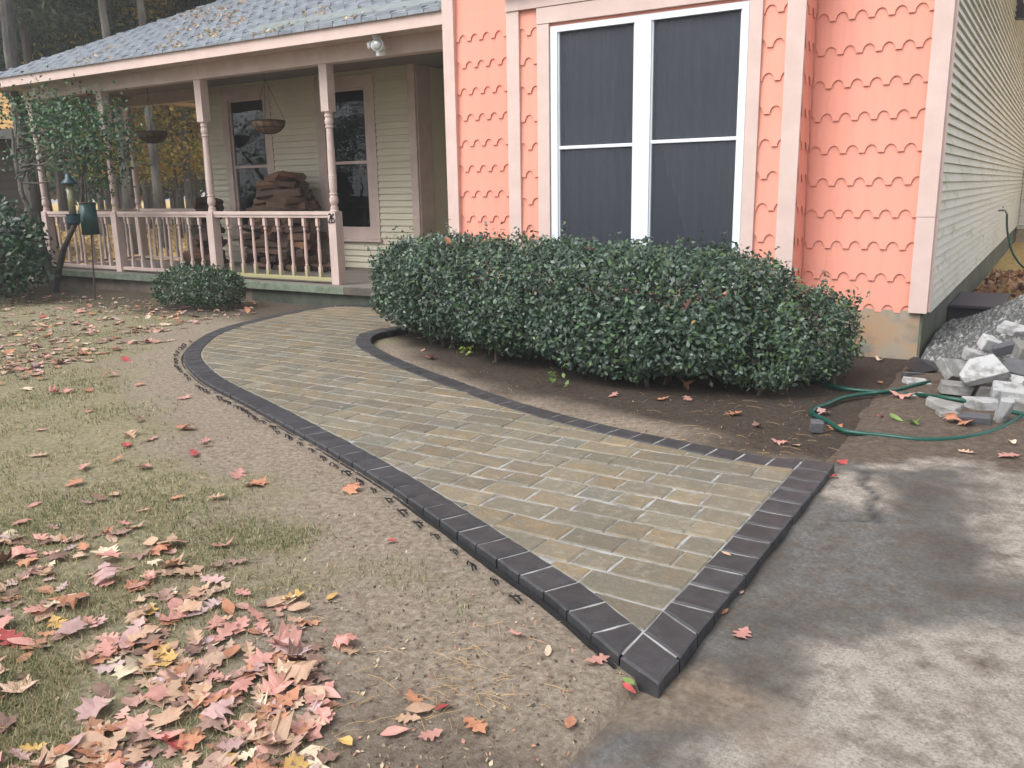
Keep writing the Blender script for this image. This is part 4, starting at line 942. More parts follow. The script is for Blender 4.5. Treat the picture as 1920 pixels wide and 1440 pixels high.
basket(503, 230, 8.35, .225, 'hanging coco lined wire basket between the two porch windows', 3.05)
basket(285, 250, 8.75, .235, 'hanging coco lined wire basket before the open end of the porch', 3.05)
basket(158, 268, 8.3, .22, 'hanging coco lined basket partly screened by the holly leaves', 3.05)
# firewood
LOGM = mat('split_wood', (.16, .09, .055), (.075, .05, .036), nscale=9, rough=.9, rand=[(.13, .068, .042), (.085, .05, .036), (.21, .09, .045), (.065, .046, .038), (.16, .085, .052), (.10, .058, .042)], rvar=.3, bump=.6, bscale=30, bdist=.02, stretch=(.3, 1, 1))
def log_mesh(s):
    lr = random.Random(s); n = 6; kind = s % 3
    prof = [(lr.uniform(.72, 1.08)*math.cos(2*math.pi*i/n+.4), lr.uniform(.72, 1.08)*math.sin(2*math.pi*i/n+.4)) for i in range(n)]
    if kind: prof = [(a*1.25, max(-.45, b)*.95) for a, b in prof]
    v = []; 
    for j, x in enumerate((-.5, -.2, .15, .5)):
        for a, b in prof: v.append((x+lr.uniform(-.03, .03), a*(1+lr.uniform(-.1, .1)), b*(1+lr.uniform(-.12, .12))))
    f = []
    for j in range(3):
        for i in range(n): k = (i+1) % n; f.append((j*n+i, j*n+k, (j+1)*n+k, (j+1)*n+i))
    f.append(tuple(range(n))[::-1]); f.append(tuple(3*n+i for i in range(n))); return new_mesh('firewood_log', v, f, LOGM)
logs = [log_mesh(s) for s in range(9)]
def heap(rows, x0, y0, label, grp):
    z = ZF+.0
    for k, (cxo, cnt, lx) in enumerate(rows):
        hgt = rng.uniform(.105, .13); 
        for d in range(2):
            off = 0.
            for i in range(cnt):
                L = rng.uniform(.28, .44); w_ = rng.uniform(.06, .10)
                X = x0+cxo+(i-(cnt-1)/2)*lx+rng.uniform(-.04, .04); Y = y0+d*.2+rng.uniform(-.02, .02)
                o = link('firewood_log', logs[rng.randrange(9)], None, loc=(X, Y, z+hgt*.52), rot=(rng.uniform(-1.5, 1.5), rng.uniform(-.16, .16), rng.uniform(-.4, .4)+(1.3 if rng.random() < .22 else 0)))
                o.scale = (L, w_, hgt*.62); ly = 'top' if k >= len(rows)-2 else 'bottom' if k < 2 else 'middle'; tag(o, f'split firewood log in the {ly} layers of {label}', 'log', f'{ly} layers of {label}')
        z += hgt*.92
heap([(.18, 4, .40), (.05, 4, .36), (-.02, 4, .33), (-.04, 4, .33), (.0, 4, .33), (.0, 4, .31), (.02, 4, .29), (.05, 3, .34), (.05, 3, .32), (.08, 3, .3), (.1, 2, .38), (.14, 2, .34), (.16, 2, .26)], -9.78, 9.0, 'the tall heap between the porch windows', '')
heap([(0, 2, .30), (0, 2, .28), (.02, 1, .36), (.05, 1, .34), (.08, 1, .3), (.1, 1, .3), (.12, 1, .3), (.14, 1, .3), (.16, 1, .3), (.16, 1, .3)], -11.5, 8.95, 'the smaller heap at the porch wall corner', '')
# bird feeder on a pole, with its green baffle, and the tube feeder
GP = mat('green_enamel', (.016, .058, .052), (.012, .044, .04), nscale=8, rough=.4); BP = mat('blue_green_plastic', (.014, .042, .055), rough=.35)
pb = atz(178, 562); y = pb.y; r = empty('feeder_pole', pb, 'thin rusty garden pole with dark green cylinder baffle before the porch rail', 'pole')
c1, c2 = aty(163, 381, y), aty(171, 440, y); MB().tube([(pb.x, pb.y, -.05), c2, c1, aty(158, 330, y)], .011, 6).build('pole', mat('rusty_steel', (.07, .05, .045), rough=.7), r)
d = (c1-c2).normalized(); rad = 15*(c1-CP).dot(_fw)/F
MB().tube([c2, c1], [rad*1.04, rad*.96], 28).build('baffle', GP, r, smooth=True); MB().tube([c1, c1+d*.012], [rad*1.04, rad*.9], 24).build('baffle_cap', mat('rust_rim', (.10, .05, .035), rough=.8), r)
y = pb.y-.25; t = aty(127, 325, y); root = empty('bird_feeder', aty(128, 415, y), 'clear tube bird feeder with blue green cap and seed tray hung in the holly', 'bird feeder')
MB().lathe([(.10, -.14), (.09, -.11), (.045, -.07), (.035, -.02), (.012, .0)], 16, t).build('cap', BP, root, smooth=True)
MB().lathe([(.045, -.52), (.045, -.14)], 14, t).build('tube', mat('seed_tube', (.23, .20, .12), (.12, .14, .08), nscale=20, rough=.2, spec=.6), root, smooth=True)
MB().lathe([(.06, -.66), (.075, -.64), (.085, -.54), (.095, -.52), (.05, -.52)], 16, t).build('tray', BP, root); MB().lathe([(.12, -.63), (.12, -.622)], 16, t).build('perch', BP, root); MB().tube([t, t+Vector((0, 0, .35))], .003, 4).build('hanger', BLACK, root)

# ================================================================ RIGHT: GRAVEL, RUBBLE, HOSE, WINDOW WELL
def hgravel(x, y):
    base = .62*np.exp(-(((x-.95)/1.05)**2+((y-8.3)/1.25)**2))+.30*np.exp(-(((x-.25)/.9)**2+((y-8.2)/1.1)**2))
    f = np.clip((y-6.55-.25*np.clip(-x, -1, 1)+.2*(fbm(x*3, y*3, 2)-.5))/.45, 0, 1)
    return np.maximum((base+.05)*f-.03+.02*(fbm(x*6, y*6, 3)-.5), -.06)
GM = mat('grey_gravel', (.13, .13, .127), (.075, .075, .073), nscale=45, rough=.9, fine=((.24, .24, .235), 80, .56, .75), bump=1., bscale=60, bdist=.03)
gm = grid('gravel_heap', np.arange(-.795, 3.5, .05), np.arange(6.2, 11.2, .05), hgravel, GM, {}); tag(gm, 'heap of grey crushed gravel against the side wall', 'gravel', kind='stuff')
n = 17000; X = nrg.uniform(-.78, 1.6, n); Y = nrg.uniform(6.4, 10.4, n); Z = hgravel(X, Y); k = Z > .0; X, Y, Z = X[k], Y[k], Z[k]; n = len(X)
s = .008+.022*nrg.random(n)**2; V = np.array([[1, 0, -.4], [-.5, .87, -.4], [-.5, -.87, -.4], [0, 0, .9]]); ang_ = nrg.uniform(0, 6.28, n); tri = []
for fa in ((0, 1, 3), (1, 2, 3), (2, 0, 3)):
    q = V[list(fa)]; ca, sa = np.cos(ang_)[:, None], np.sin(ang_)[:, None]
    tri.append(np.stack([X[:, None]+s[:, None]*(q[:, 0]*ca-q[:, 1]*sa), Y[:, None]+s[:, None]*(q[:, 0]*sa+q[:, 1]*ca), Z[:, None]+s[:, None]*q[:, 2]], -1))
gc = pick([(.16, .16, .155), (.10, .10, .10), (.21, .21, .2), (.13, .13, .135), (.28, .28, .27)], n, .25)
tag(soup('gravel_stones', np.concatenate(tri), np.concatenate([gc]*3), mat('gravel_stone', (.2, .2, .2), attr='col', rough=.9)), 'loose crushed stones covering the gravel heap', 'gravel', kind='stuff')
# window well: dark curved steel box against the foundation
ww = empty('window_well', (-.6, 9.8, 0), 'dark metal window well against the foundation behind the gravel', 'window well')
WWM = mat('dark_well_steel', (.035, .03, .034), rough=.6)
MB().box(-.826, -.38, 9.3, 9.33, -.1, .20).build('front_panel', WWM, ww); MB().box(-.826, -.38, 10.35, 10.4, -.1, .20).build('rear_panel', WWM, ww); MB().box(-.41, -.38, 9.331, 10.349, -.1, .20).build('side_panel', WWM, ww)
MB().box(-.82, -.35, 9.27, 10.45, .201, .225).build('cover', mat('well_cover', (.07, .055, .07), rough=.5), ww)
# rubble
RUB = mat('concrete_rubble', (.37, .37, .37), (.19, .185, .175), nscale=13, nlo=.46, nhi=.62, rough=.9, rvar=.12, bump=.4, bscale=40, bdist=.01)
RUBG = mat('grey_rubble', (.19, .185, .17), (.33, .33, .32), nscale=10, nlo=.5, nhi=.66, rough=.9, rvar=.1, bump=.4, bscale=40, bdist=.01)
RUBD = mat('dark_rubble', (.065, .066, .072), (.10, .10, .11), nscale=12, rough=.7, bump=.4, bscale=50, bdist=.01)
def block(seed, sx, sy, sz, m, rough_=.12):
    lr = random.Random(seed); bm = bmesh.new(); bmesh.ops.create_cube(bm, size=1)
    for v in bm.verts: v.co = Vector((v.co.x*sx*(1+lr.uniform(-rough_, rough_)), v.co.y*sy*(1+lr.uniform(-rough_, rough_)), v.co.z*sz*(1+lr.uniform(-rough_*.6, rough_*.6))))
    if lr.random() < .7:     # broken corner
        nrm = Vector((lr.choice((-1, 1)), lr.choice((-1, 1)), lr.uniform(-.3, .3))).normalized(); co = Vector((nrm.x*sx*.38, nrm.y*sy*.38, 0))
        g = bmesh.ops.bisect_plane(bm, geom=bm.verts[:]+bm.edges[:]+bm.faces[:], plane_co=co, plane_no=nrm, clear_outer=True); bmesh.ops.holes_fill(bm, edges=[e for e in bm.edges if e.is_boundary])
    bmesh.ops.bevel(bm, geom=list(bm.edges), offset=min(sx, sy, sz)*.07, segments=1, affect='EDGES')
    me = bpy.data.meshes.new('rubble_block'); bm.to_mesh(me); bm.free(); me.materials.append(m); return me
ST = [  # px, py, z, size (m), tilt, material, label
 (1838, 695, .20, (.36, .24, .07), (.45, -.25, .5), RUB, 'large pale spotted concrete slab propped aslant on the rubble'),
 (1792, 728, .07, (.24, .15, .09), (.05, .05, .15), RUBG, 'grey concrete block lying flat below the propped slab'),
 (1826, 668, .20, (.15, .13, .10), (.3, .2, .9), RUB, 'white topped block resting above the propped slab'),
 (1856, 645, .26, (.16, .12, .12), (.4, .3, .6), RUB, 'pale block on the gravel slope behind the slab'),
 (1882, 654, .27, (.20, .09, .09), (.2, -.3, .3), RUBD, 'dark wet stone wedged on top of the slab'),
 (1902, 618, .36, (.24, .16, .05), (.3, .2, -.3), RUB, 'thin white slab highest on the gravel slope'),
 (1790, 695, .12, (.28, .22, .08), (.8, .2, 1.0), RUBG, 'mottled grey slab leaning on the gravel'),
 (1848, 735, .06, (.17, .14, .12), (.1, .1, .4), RUBG, 'grey block supporting the propped slab'),
 (1768, 762, .03, (.27, .2, .06), (.05, .1, -.2), RUBG, 'flat grey slab half under the hose'),
 (1838, 757, .05, (.24, .14, .07), (.1, 0, .3), RUB, 'pale brick sized block in front of the slab'),
 (1893, 740, .09, (.26, .2, .14), (.2, .1, .2), RUB, 'rounded pale chunk at the foot of the rubble'),
 (1882, 775, .07, (.09, .10, .22), (.12, .15, .2), RUB, 'white block standing on end before the rubble'),
 (1824, 786, .035, (.23, .15, .075), (.0, 0, .12), RUBD, 'clean charcoal paver left beside the rubble'),
 (1711, 703, .02, (.22, .07, .05), (0, .1, .9), RUBD, 'narrow dark paver offcut near the foundation'),
 (1718, 718, .02, (.20, .13, .05), (.2, .1, .5), RUB, 'small pale wedge of stone beside the offcut'),
 (1531, 799, .03, (.09, .09, .08), (.1, 0, .3), RUBD, 'small grey stone at the corner of the hedge bed'),
 (1905, 690, .20, (.22, .16, .05), (.6, .1, -.4), RUBD, 'dark striped slab behind the propped slab'),
 (1915, 712, .14, (.22, .16, .05), (.6, .1, -.5), RUB, 'pale strip of slab under the dark striped one'),
 (1912, 760, .05, (.2, .16, .1), (.1, .2, .1), RUBG, 'grey chunk at the foot of the rubble beyond the standing block'),
 (1778, 778, .02, (.15, .12, .05), (0, .05, .5), RUBG, 'thin grey fragment under the hose'),
 (1735, 745, .015, (.18, .1, .04), (.1, 0, -.4), RUB, 'thin pale flake where the two hose runs meet'),
 (1925, 660, .26, (.2, .2, .12), (.3, .2, .5), RUBG, 'grey block on the crest of the rubble'),
 (1940, 735, .1, (.25, .2, .15), (.1, .2, .5), RUBG, 'large grey chunk low on the rubble')]
for i, (px, py, z, sz, rt, m, lb) in enumerate(ST):
    o = link('rubble_block', block(i+3, *[q*.8 for q in sz], m), None, loc=atz(px, py, z), rot=rt); tag(o, lb, 'stone', 'rubble beside the gravel heap')
gx_ = [atz(*q, .02) for q in ((1692, 690), (1712, 682), (1735, 686), (1760, 690), (1757, 700), (1730, 700), (1705, 698))]; mb = MB(); cc_ = sum(gx_, Vector())/7; mb.v = [tuple(p+Vector((0, 0, rng.uniform(0, .06)))) for p in gx_]+[tuple(cc_+Vector((0, 0, .07)))]; mb.f = [(i, (i+1) % 7, 7) for i in range(7)]
tag(mb.build('black_sheet_scrap', BLACK), 'crumpled scrap of black plastic sheet at the foot of the gravel', 'plastic scrap')
# hose
hz = .017
def hp2(l, z=hz): return [atz(px, py, z) for px, py in l]
hp_pts = hp2([(1500, 700), (1528, 713), (1560, 724), (1600, 731), (1650, 735), (1700, 738)])+hp2([(1760, 744), (1810, 752)], .06)+hp2([(1850, 759), (1890, 771), (1920, 778)], .03)+hp2([(1975, 800), (1990, 815), (1960, 800)])+hp2([(1920, 782), (1900, 790), (1870, 805), (1830, 817), (1770, 824), (1720, 824), (1660, 817), (1600, 811), (1575, 805), (1550, 789), (1522, 775), (1530, 765), (1548, 759), (1580, 746), (1620, 739)])+hp2([(1660, 734)], .04)+hp2([(1690, 729), (1720, 721), (1742, 716)], .03)
tag(MB().tube(smooth_curve(hp_pts, .04), .0145, 10).build('garden_hose', HOSE, None, smooth=True), 'green garden hose looping over the ground from hedge to rubble', 'hose')
h2 = [Vector((XR+.12, 15.2, .9)), Vector((XR+.16, 15.2, .6)), Vector((XR+.3, 15.1, .25)), Vector((XR+.6, 14.8, .06)), Vector((XR+1.6, 13.5, .03))]
tag(MB().tube(smooth_curve(h2, .08), .016, 8).build('tap_hose', HOSE, None, smooth=True), 'green hose hanging down from the tap on the side wall', 'hose')

# ================================================================ GRASS, LEAVES, DEBRIS
n = 420000
px = nrg.uniform(-60, 1250, n); py = nrg.uniform(560, 1500, n)**1.0
D = np.array([list(CR), list(CU), list(_fw)])
dirs = (px-960)[:, None]*D[0]-(py-720)[:, None]*D[1]+F*D[2]; t = -H/dirs[:, 2]; X = dirs[:, 0]*t; Y = dirs[:, 1]*t
g = grass_mask(X, Y); pat = fbm(X*2.2+3, Y*2.2, 4)
k = (nrg.random(n) < g*np.clip((pat-.30)*2.8, .06, 1)*.5) & (Y > .5) & (Y < 7.6) & (X > -16); X, Y, pat = X[k], Y[k], pat[k]; n = len(X)
Z = hground(X, Y)-.003; a = nrg.uniform(0, 6.28, n); L = nrg.uniform(.012, .038, n); dist = np.hypot(X, Y); wd = .0011+.00045*dist
lean = nrg.uniform(.3, 1.3, n); dx, dy = np.cos(a), np.sin(a); B0 = np.stack([X-dy*wd, Y+dx*wd, Z], 1); B1 = np.stack([X+dy*wd, Y-dx*wd, Z], 1); T = np.stack([X+dx*L*np.sin(lean), Y+dy*L*np.sin(lean), Z+L*np.cos(lean)+.002], 1)
gc = pick([(.15, .18, .075), (.12, .155, .065), (.19, .20, .095), (.23, .215, .115)], n, .3); dry = nrg.random(n) < np.clip(1.0-pat*.95, .2, .75); gc[dry] = pick([(.36, .30, .17), (.30, .24, .13), (.42, .36, .22)], dry.sum(), .25)
tag(soup('lawn_grass', np.stack([B0, B1, T], 1), gc, mat('grass_blade', (.1, .15, .05), attr='col', rough=.7, spec=.25, trans=.3)), 'thin patchy short autumn grass of the lawn', 'grass', kind='stuff')
# fallen leaves
def leaf_mesh(kind, seed):
    lr = random.Random(seed)
    if kind == 'oak':
        half = [(0, .0), (.05, .03), (.09, .12), (.20, .20), (.24, .27), (.13, .33), (.11, .38), (.28, .46), (.33, .55), (.16, .58), (.13, .64), (.25, .74), (.24, .82), (.10, .82), (.06, .92), (0, 1.)]
    elif kind == 'maple':
        half = [(0, .0), (.14, .02), (.36, .0), (.30, .12), (.50, .30), (.34, .33), (.40, .46), (.52, .62), (.30, .58), (.16, .56), (.19, .74), (.07, .80), (0, 1.)]
    else:
        half = [(0, 0), (.12, .10), (.22, .28), (.25, .48), (.20, .70), (.10, .88), (0, 1)]
    half = [(x*lr.uniform(.85, 1.15), y+lr.uniform(-.015, .015)*(0 < y < 1)) for x, y in half]
    cu, cv, tw = lr.uniform(-1.6, 2.8), lr.uniform(-1.6, 3.2), lr.uniform(-.9, .9)
    zf = lambda x, y: cu*x*x*.8+cv*.35*(y-.5)**2+tw*x*(y-.5)+.05*math.sin(9*y+seed)*abs(x)*3
    spine = [(0, y) for _, y in half]; v = []
    for s in (1, -1): v += [(s*x, y-.5, zf(s*x, y)) for x, y in half]
    o = len(v); v += [(0, y-.5, zf(0, y)-.01) for _, y in half]; n = len(half); f = []
    for i in range(n-1):
        f.append((i, i+1, o+i+1, o+i)); f.append((n+i+1, n+i, o+i, o+i+1))
    b = len(v); v += [(-.008, -.5, zf(0, 0)), (.008, -.5, zf(0, 0)), (.02, -.72, zf(0, 0)+.05)]; f.append((b, b+1, b+2))
    zm = min(q[2] for q in v); v = [(x, y, z-zm) for x, y, z in v]
    return new_mesh('fallen_leaf', v, f, LEAFM['pink'])
def lm(nm, c, c2): return mat('leaf_'+nm, c, c2, nscale=28, nlo=.35, nhi=.68, rough=.6, spec=.35, rvar=.18, trans=.12, bump=.3, bscale=60, bdist=.004)
LEAFM = {'pink': lm('pink', (.54, .28, .235), (.44, .21, .175)), 'rust': lm('rust', (.46, .22, .13), (.37, .16, .09)), 'red': lm('red', (.46, .09, .085), (.33, .06, .06)), 'tan': lm('tan', (.52, .345, .24), (.42, .265, .175)), 'yellow': lm('yellow', (.58, .38, .13), (.48, .29, .10)), 'cream': lm('cream', (.62, .51, .37), (.53, .42, .30)), 'brown': lm('brown', (.22, .13, .10), (.15, .09, .07)), 'mauve': lm('mauve', (.47, .31, .29), (.37, .23, .21)), 'green': lm('green', (.20, .28, .09), (.14, .2, .06))}
KN = {'oak': 'lobed oak', 'maple': 'pointed maple', 'oval': 'oval'}
CNM = {'pink': 'faded pink', 'rust': 'rust orange', 'red': 'bright red', 'tan': 'tan', 'yellow': 'golden yellow', 'cream': 'pale cream', 'brown': 'dark brown', 'mauve': 'dull mauve', 'green': 'green'}
LM = {k: [leaf_mesh(k, s+i*20) for s in range(12)] for i, k in enumerate(KN)}
def place_leaf(x, y, z, kind, colr, size, where, rz=None, tilt=.14):
    o = link('fallen_leaf', LM[kind][rng.randrange(12)], None, loc=(x, y, z), rot=(rng.gauss(0, tilt), rng.gauss(0, tilt), rng.uniform(0, 6.28) if rz is None else rz))
    o.scale = (size*rng.uniform(.85, 1.15), size, size*rng.uniform(.3, .95)); o.material_slots[0].link = 'OBJECT'; o.material_slots[0].material = LEAFM[colr]
    tag(o, f'{CNM[colr]} {KN[kind]} leaf fallen {where}', 'leaf', f'{CNM[colr]} {KN[kind]} leaves fallen {where}'); return o
def zsurf(x, y):
    if inside(np.array([x]), np.array([y]))[0]: return PZ+.004
    if x > -.86 and y < 6.4: return float(hdrive(np.array([x]), np.array([y]))[0])+.004
    return float(hground(x, y))+.006
CW = ['pink']*11+['tan']*7+['rust']*5+['mauve']*3+['cream']*1+['brown']*2+['yellow']*2+['red']*1
KW = ['oak']*7+['maple']*2+['oval']*2
cnt = 0
def scatter(poly, n, where, smin, smax, cw=CW):
    global cnt
    xs = [p[0] for p in poly]; ys_ = [p[1] for p in poly]; A = np.array(poly, float); k = 0
    while k < n:
        u, v = rng.uniform(min(xs), max(xs)), rng.uniform(min(ys_), max(ys_))
        if not inside(np.array([u]), np.array([v]), A)[0]: continue
        p = atz(u, v)
        if float(fbm(np.array([p.x*2.6]), np.array([p.y*2.6]), 3)[0]) < .24+.2*rng.random(): continue
        if inside(np.array([p.x]), np.array([p.y]))[0]: continue
        place_leaf(p.x, p.y, zsurf(p.x, p.y)+rng.uniform(0, .012), rng.choice(KW), rng.choice(cw), rng.uniform(smin, smax), where); k += 1; cnt += 1
def leaf_drift(name, label, poly, n, smin, smax):
    A = np.array(poly, float); V = []; Fc = []; Cc = []; k = 0
    while k < n:
        u, v = rng.uniform(A[:, 0].min(), A[:, 0].max()), rng.uniform(A[:, 1].min(), A[:, 1].max())
        if not inside(np.array([u]), np.array([v]), A)[0]: continue
        p = atz(u, v)
        if float(fbm(np.array([p.x*2.6]), np.array([p.y*2.6]), 3)[0]) < .26+.2*rng.random() or inside(np.array([p.x]), np.array([p.y]))[0]: continue
        me = LM[rng.choice(KW)][rng.randrange(12)]; s = rng.uniform(smin, smax); M_ = Matrix.Translation((p.x, p.y, zsurf(p.x, p.y))) @ Matrix.Rotation(rng.uniform(0, 6.28), 4, 'Z') @ Matrix.Rotation(rng.gauss(0, .14), 4, 'X') @ Matrix.Diagonal((s, s, s*rng.uniform(.3, .9), 1))
        b = len(V); V += [tuple(M_ @ q.co) for q in me.vertices]; cl = pick([(.52, .30, .25), (.48, .33, .24), (.40, .20, .12), (.44, .32, .31), (.56, .46, .33), (.22, .13, .10), (.30, .19, .15)], 1)[0]
        for q in me.polygons: Fc.append(tuple(b+i for i in q.vertices)); Cc += [cl]*len(q.vertices)
        k += 1
    me = new_mesh(name, V, Fc, mat('drift_leaf', (.5, .3, .2), attr='col', rough=.65, trans=.12)); a = me.color_attributes.new('col', 'FLOAT_COLOR', 'CORNER'); c = np.ones((len(Cc), 4), np.float32); c[:, :3] = np.array(Cc); a.data.foreach_set('color', c.ravel())
    tag(link(name, me), label, 'leaves', kind='stuff')
leaf_drift('leaf_drift', 'crumpled pink and tan leaves heaped between the single leaves of the lawn drift', [(-40, 1020), (130, 970), (330, 1000), (560, 1110), (620, 1260), (600, 1470), (-40, 1470)], 330, .045, .105)
leaf_drift('porch_leaf_drift', 'crumpled brown and pink leaves in the band before the porch bushes', [(-20, 545), (200, 552), (480, 565), (480, 590), (330, 620), (120, 690), (-20, 710)], 460, .06, .13)
scatter([(-40, 1040), (130, 980), (330, 1010), (560, 1110), (600, 1200), (640, 1300), (560, 1470), (-40, 1470)], 150, 'in the thick drift on the lawn', .065, .12)
scatter([(-30, 1000), (200, 900), (420, 930), (560, 1060), (640, 1180), (900, 1300), (960, 1450), (560, 1450)], 34, 'at the thin edge of the drift', .06, .115)
scatter([(-30, 700), (300, 700), (480, 900), (600, 960), (200, 960), (-30, 1000)], 30, 'on the open lawn', .07, .11)
scatter([(-20, 560), (300, 575), (330, 640), (150, 720), (-20, 740)], 72, 'in the band near the porch bushes', .08, .14)
for (px_, py_, kd, cl, s, wh) in ((665, 932, 'maple', 'rust', .10, 'on the bare soil strip beside the walkway edging'), (447, 898, 'oak', 'pink', .13, 'on the bare soil strip beside the walkway edging'), (735, 1025, 'oval', 'red', .05, 'on the bare soil strip beside the walkway edging'), (622, 1117, 'oval', 'yellow', .06, 'on the bare soil strip beside the walkway edging'), (345, 815, 'oak', 'rust', .14, 'on the bare soil strip beside the walkway edging'), (968, 1200, 'oak', 'pink', .07, 'near the walkway corner'), (1028, 1235, 'oval', 'cream', .05, 'near the walkway corner'), (1120, 1222, 'oak', 'pink', .09, 'against the edging at the walkway corner'), (1178, 1262, 'oval', 'green', .05, 'against the edging at the walkway corner'), (1180, 1275, 'oval', 'red', .05, 'against the edging at the walkway corner'), (1070, 1370, 'oval', 'rust', .06, 'on the bare soil before the walkway corner'), (830, 1325, 'oval', 'red', .06, 'on the bare soil before the walkway corner'), (890, 1360, 'oak', 'rust', .10, 'on the bare soil before the walkway corner'), (740, 1370, 'oval', 'pink', .08, 'on the bare soil before the walkway corner'), (1391, 1203, 'oak', 'pink', .085, 'on the asphalt before the walkway end'), (1362, 1041, 'oval', 'tan', .04, 'on the charcoal border paver'), (1578, 872, 'maple', 'red', .075, 'at the far corner of the walkway end'), (1563, 905, 'oval', 'red', .05, 'at the far corner of the walkway end'), (1388, 862, 'oval', 'red', .04, 'on the soil edge of the border'), (1690, 752, 'oak', 'pink', .16, 'by the hose below the rubble'), (1650, 718, 'oval', 'rust', .08, 'near the foundation corner'), (1650, 677, 'maple', 'cream', .07, 'near the foundation corner'), (1785, 797, 'maple', 'rust', .11, 'beside the charcoal paver'), (1805, 803, 'maple', 'rust', .11, 'beside the charcoal paver'), (1770, 775, 'oak', 'cream', .07, 'by the hose below the rubble'), (1680, 793, 'oval', 'green', .10, 'inside the hose loop'), (1715, 803, 'maple', 'green', .08, 'inside the hose loop'), (1650, 788, 'oval', 'red', .06, 'inside the hose loop'), (1460, 828, 'oak', 'pink', .09, 'on the bed at the walkway end'), (1490, 832, 'oak', 'tan', .07, 'on the bed at the walkway end'), (1565, 800, 'maple', 'rust', .09, 'beside the small grey stone'), (1545, 775, 'oak', 'mauve', .12, 'beside the small grey stone'), (1240, 748, 'oak', 'rust', .12, 'under the hedge front'), (1285, 725, 'maple', 'rust', .11, 'under the hedge front'), (1290, 748, 'oak', 'pink', .10, 'under the hedge front'), (1375, 778, 'oak', 'rust', .12, 'under the hedge front'), (1420, 800, 'oak', 'brown', .10, 'under the hedge front'), (1150, 742, 'oak', 'pink', .10, 'on the bed near the border curve'), (808, 672, 'maple', 'red', .11, 'on the bed near the border curve'), (793, 656, 'oval', 'pink', .08, 'on the bed near the border curve'), (786, 635, 'maple', 'rust', .08, 'on the bed near the border curve'), (1810, 855, 'oak', 'tan', .09, 'on the sandy asphalt'), (1890, 864, 'oak', 'pink', .12, 'on the sandy asphalt'), (1895, 838, 'oval', 'cream', .08, 'on the sandy asphalt'), (472, 567, 'oval', 'rust', .12, 'beside the small azalea'), (490, 568, 'oval', 'yellow', .1, 'beside the small azalea'), (1360, 1128, 'oval', 'rust', .04, 'along the driveway side of the border'), (1390, 1122, 'oval', 'tan', .03, 'along the driveway side of the border'), (640, 765, 'oval', 'tan', .03, 'on the tan pavers')):
    p = atz(px_, py_); z = zsurf(p.x, p.y)
    if z > .05: p = atz(px_, py_, PZ)
    place_leaf(p.x, p.y, zsurf(p.x, p.y)+.003, kd, cl, s, wh)
# leaves caught in the hedge
for (px_, py_, kd, cl, s, yy) in ((1052, 570, 'maple', 'rust', .11, 5.62), (1275, 552, 'oak', 'tan', .13, 5.45), (1290, 572, 'oak', 'pink', .12, 5.42), (840, 452, 'oval', 'rust', .09, 6.0), (1105, 468, 'oak', 'pink', .09, 5.7), (1300, 605, 'oval', 'yellow', .05, 5.4)):
    p = aty(px_, py_, yy); place_leaf(p.x, p.y, p.z, kd, cl, s, 'and caught in the hedge', tilt=.8)
# leaves and needles lying on the porch roof, litter beyond the porch: too many to count
def flat_litter(name, label, X, Y, Z, size, cols, slope=None):
    n = len(X); q = leaf_quads(np.stack([X, Y, Z], 1), size*nrg.uniform(.6, 1.3, n), size*.7, up=6)
    tag(soup(name, q, pick(cols, n, .25), mat('litter_leaf', (.4, .3, .1), attr='col', rough=.8, trans=.2)), label, 'leaves', kind='stuff')
n = 1900; X = nrg.uniform(-12., -6.6, n); s_ = nrg.uniform(0, 3.6, n); Y = YF+s_; k = (X > XE+s_+.1) & (fbm(X*1.5, Y*1.5, 3) > .52); X, Y = X[k], Y[k]; flat_litter('roof_leaves', 'tan leaves and needles scattered on the grey porch roof', X, Y, ZE+SL*(Y-YF)+.03, .065, [(.52, .40, .27), (.46, .35, .24), (.58, .46, .30), (.42, .28, .17)])
n = 22000; X = nrg.uniform(-45, -11.5, n); Y = nrg.uniform(9.8, 45, n); k = (X < -12.2) | (Y > 21); X, Y = X[k], Y[k]; flat_litter('leaf_carpet', 'golden leaf litter covering the ground of the wood beyond the porch', X, Y, hground(X, Y)+.03, .14, [(.66, .47, .18), (.58, .38, .14), (.70, .54, .28), (.46, .29, .12)])
n = 1500; X = nrg.uniform(-.75, 1.5, n); Y = nrg.uniform(10.5, 15, n); flat_litter('side_yard_leaves', 'brown leaf litter drifted along the side wall behind the gravel', X, Y, .02+.28*np.exp(-((Y-12)/2.)**2)*np.clip((X+.8)/.6, .3, 1)+.03*nrg.random(len(X)), .12, [(.36, .18, .09), (.28, .14, .08), (.48, .30, .18), (.2, .11, .07)])
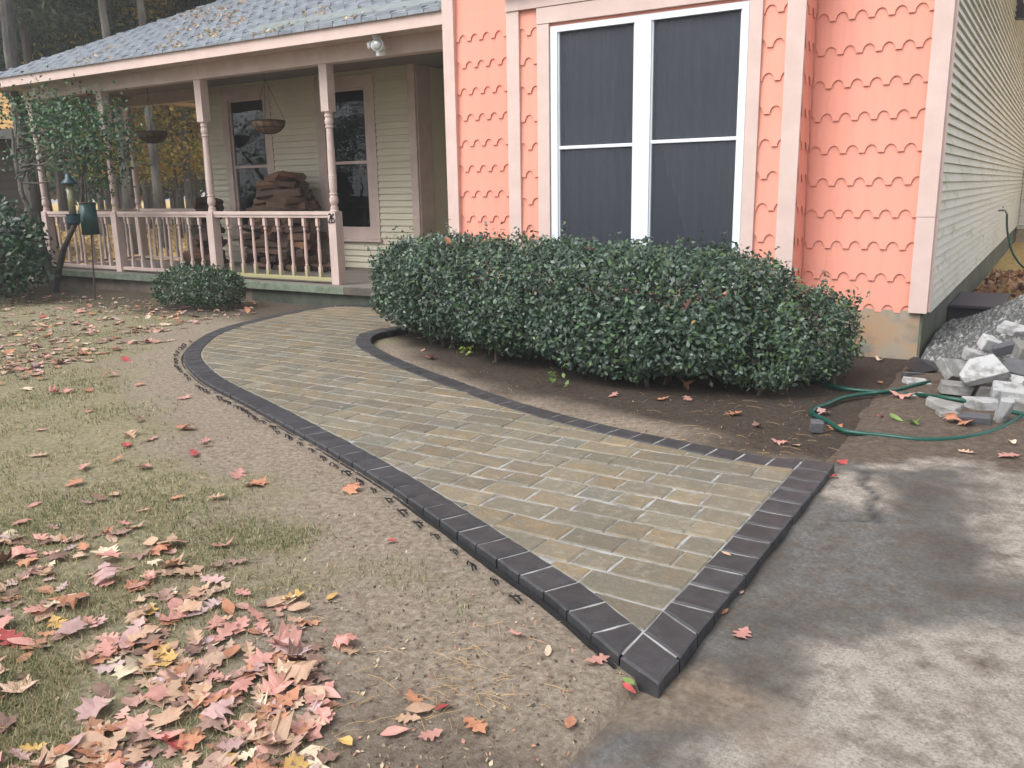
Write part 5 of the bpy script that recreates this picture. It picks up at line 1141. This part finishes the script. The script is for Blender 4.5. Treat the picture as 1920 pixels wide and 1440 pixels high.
# crumbs, twigs and needles on the bare soil and in the bed
n = 5200; px = nrg.uniform(0, 1560, n); py = nrg.uniform(600, 1440, n); dirs = (px-960)[:, None]*D[0]-(py-720)[:, None]*D[1]+F*D[2]; t = -H/dirs[:, 2]; X = dirs[:, 0]*t; Y = dirs[:, 1]*t
k = (~inside(X, Y)) & (X < -.9) & (Y < 7.2) & (nrg.random(n) > grass_mask(X, Y)*.8); X, Y = X[k], Y[k]
n = len(X); q = leaf_quads(np.stack([X, Y, hground(X, Y)+.004], 1), nrg.uniform(.006, .022, n), nrg.uniform(.003, .012, n), up=3)
tag(soup('soil_crumbs', q, pick([(.10, .07, .05), (.17, .13, .09), (.28, .22, .15), (.06, .05, .04), (.40, .32, .22), (.34, .18, .12)], n, .25), mat('crumb', (.2, .15, .1), attr='col', rough=.95)), 'crumbs of soil, bark and leaf on the bare ground', 'debris', kind='stuff')
tw = MB()
for i in range(230):
    u, v = (rng.gauss(850, 90), rng.gauss(1280, 45)) if i < 90 else ((rng.uniform(1180, 1560), rng.uniform(740, 850)) if i < 150 else (rng.uniform(0, 700), rng.uniform(800, 1430)))
    p = atz(u, v)
    if inside(np.array([p.x]), np.array([p.y]))[0]: continue
    a = rng.uniform(0, 6.28); L = rng.uniform(.03, .11); z = zsurf(p.x, p.y)
    tw.tube([(p.x, p.y, z+.004), (p.x+L*.5*math.cos(a), p.y+L*.5*math.sin(a), z+.009), (p.x+L*math.cos(a+.04), p.y+L*math.sin(a+.04), z+.004)], .0007, 3)
tag(tw.build('pine_needles', mat('dry_needle', (.52, .34, .15), (.36, .22, .1), nscale=6, rough=.8)), 'dry straw coloured pine needles strewn on the soil', 'needles', kind='stuff')

# ================================================================ HAZE
hzb = MB().box(-420, 420, -420, 520, -3, 34)  # added even haze volume, standing for mist and the milky lens veil
hm_ = bpy.data.materials.new('haze_veil'); hm_.use_nodes = True; N = hm_.node_tree.nodes; N.remove(N['Principled BSDF'])
pv = N.new('ShaderNodeVolumePrincipled'); pv.inputs['Color'].default_value = (.93, .95, .97, 1); pv.inputs["Density"].default_value = .0022; pv.inputs['Anisotropy'].default_value = .0
hm_.node_tree.links.new(pv.outputs[0], N['Material Output'].inputs['Volume'])
hz_o = hzb.build('haze', hm_); tag(hz_o, 'thin pale haze added over the whole yard for mist and lens veil', 'haze', kind='stuff')
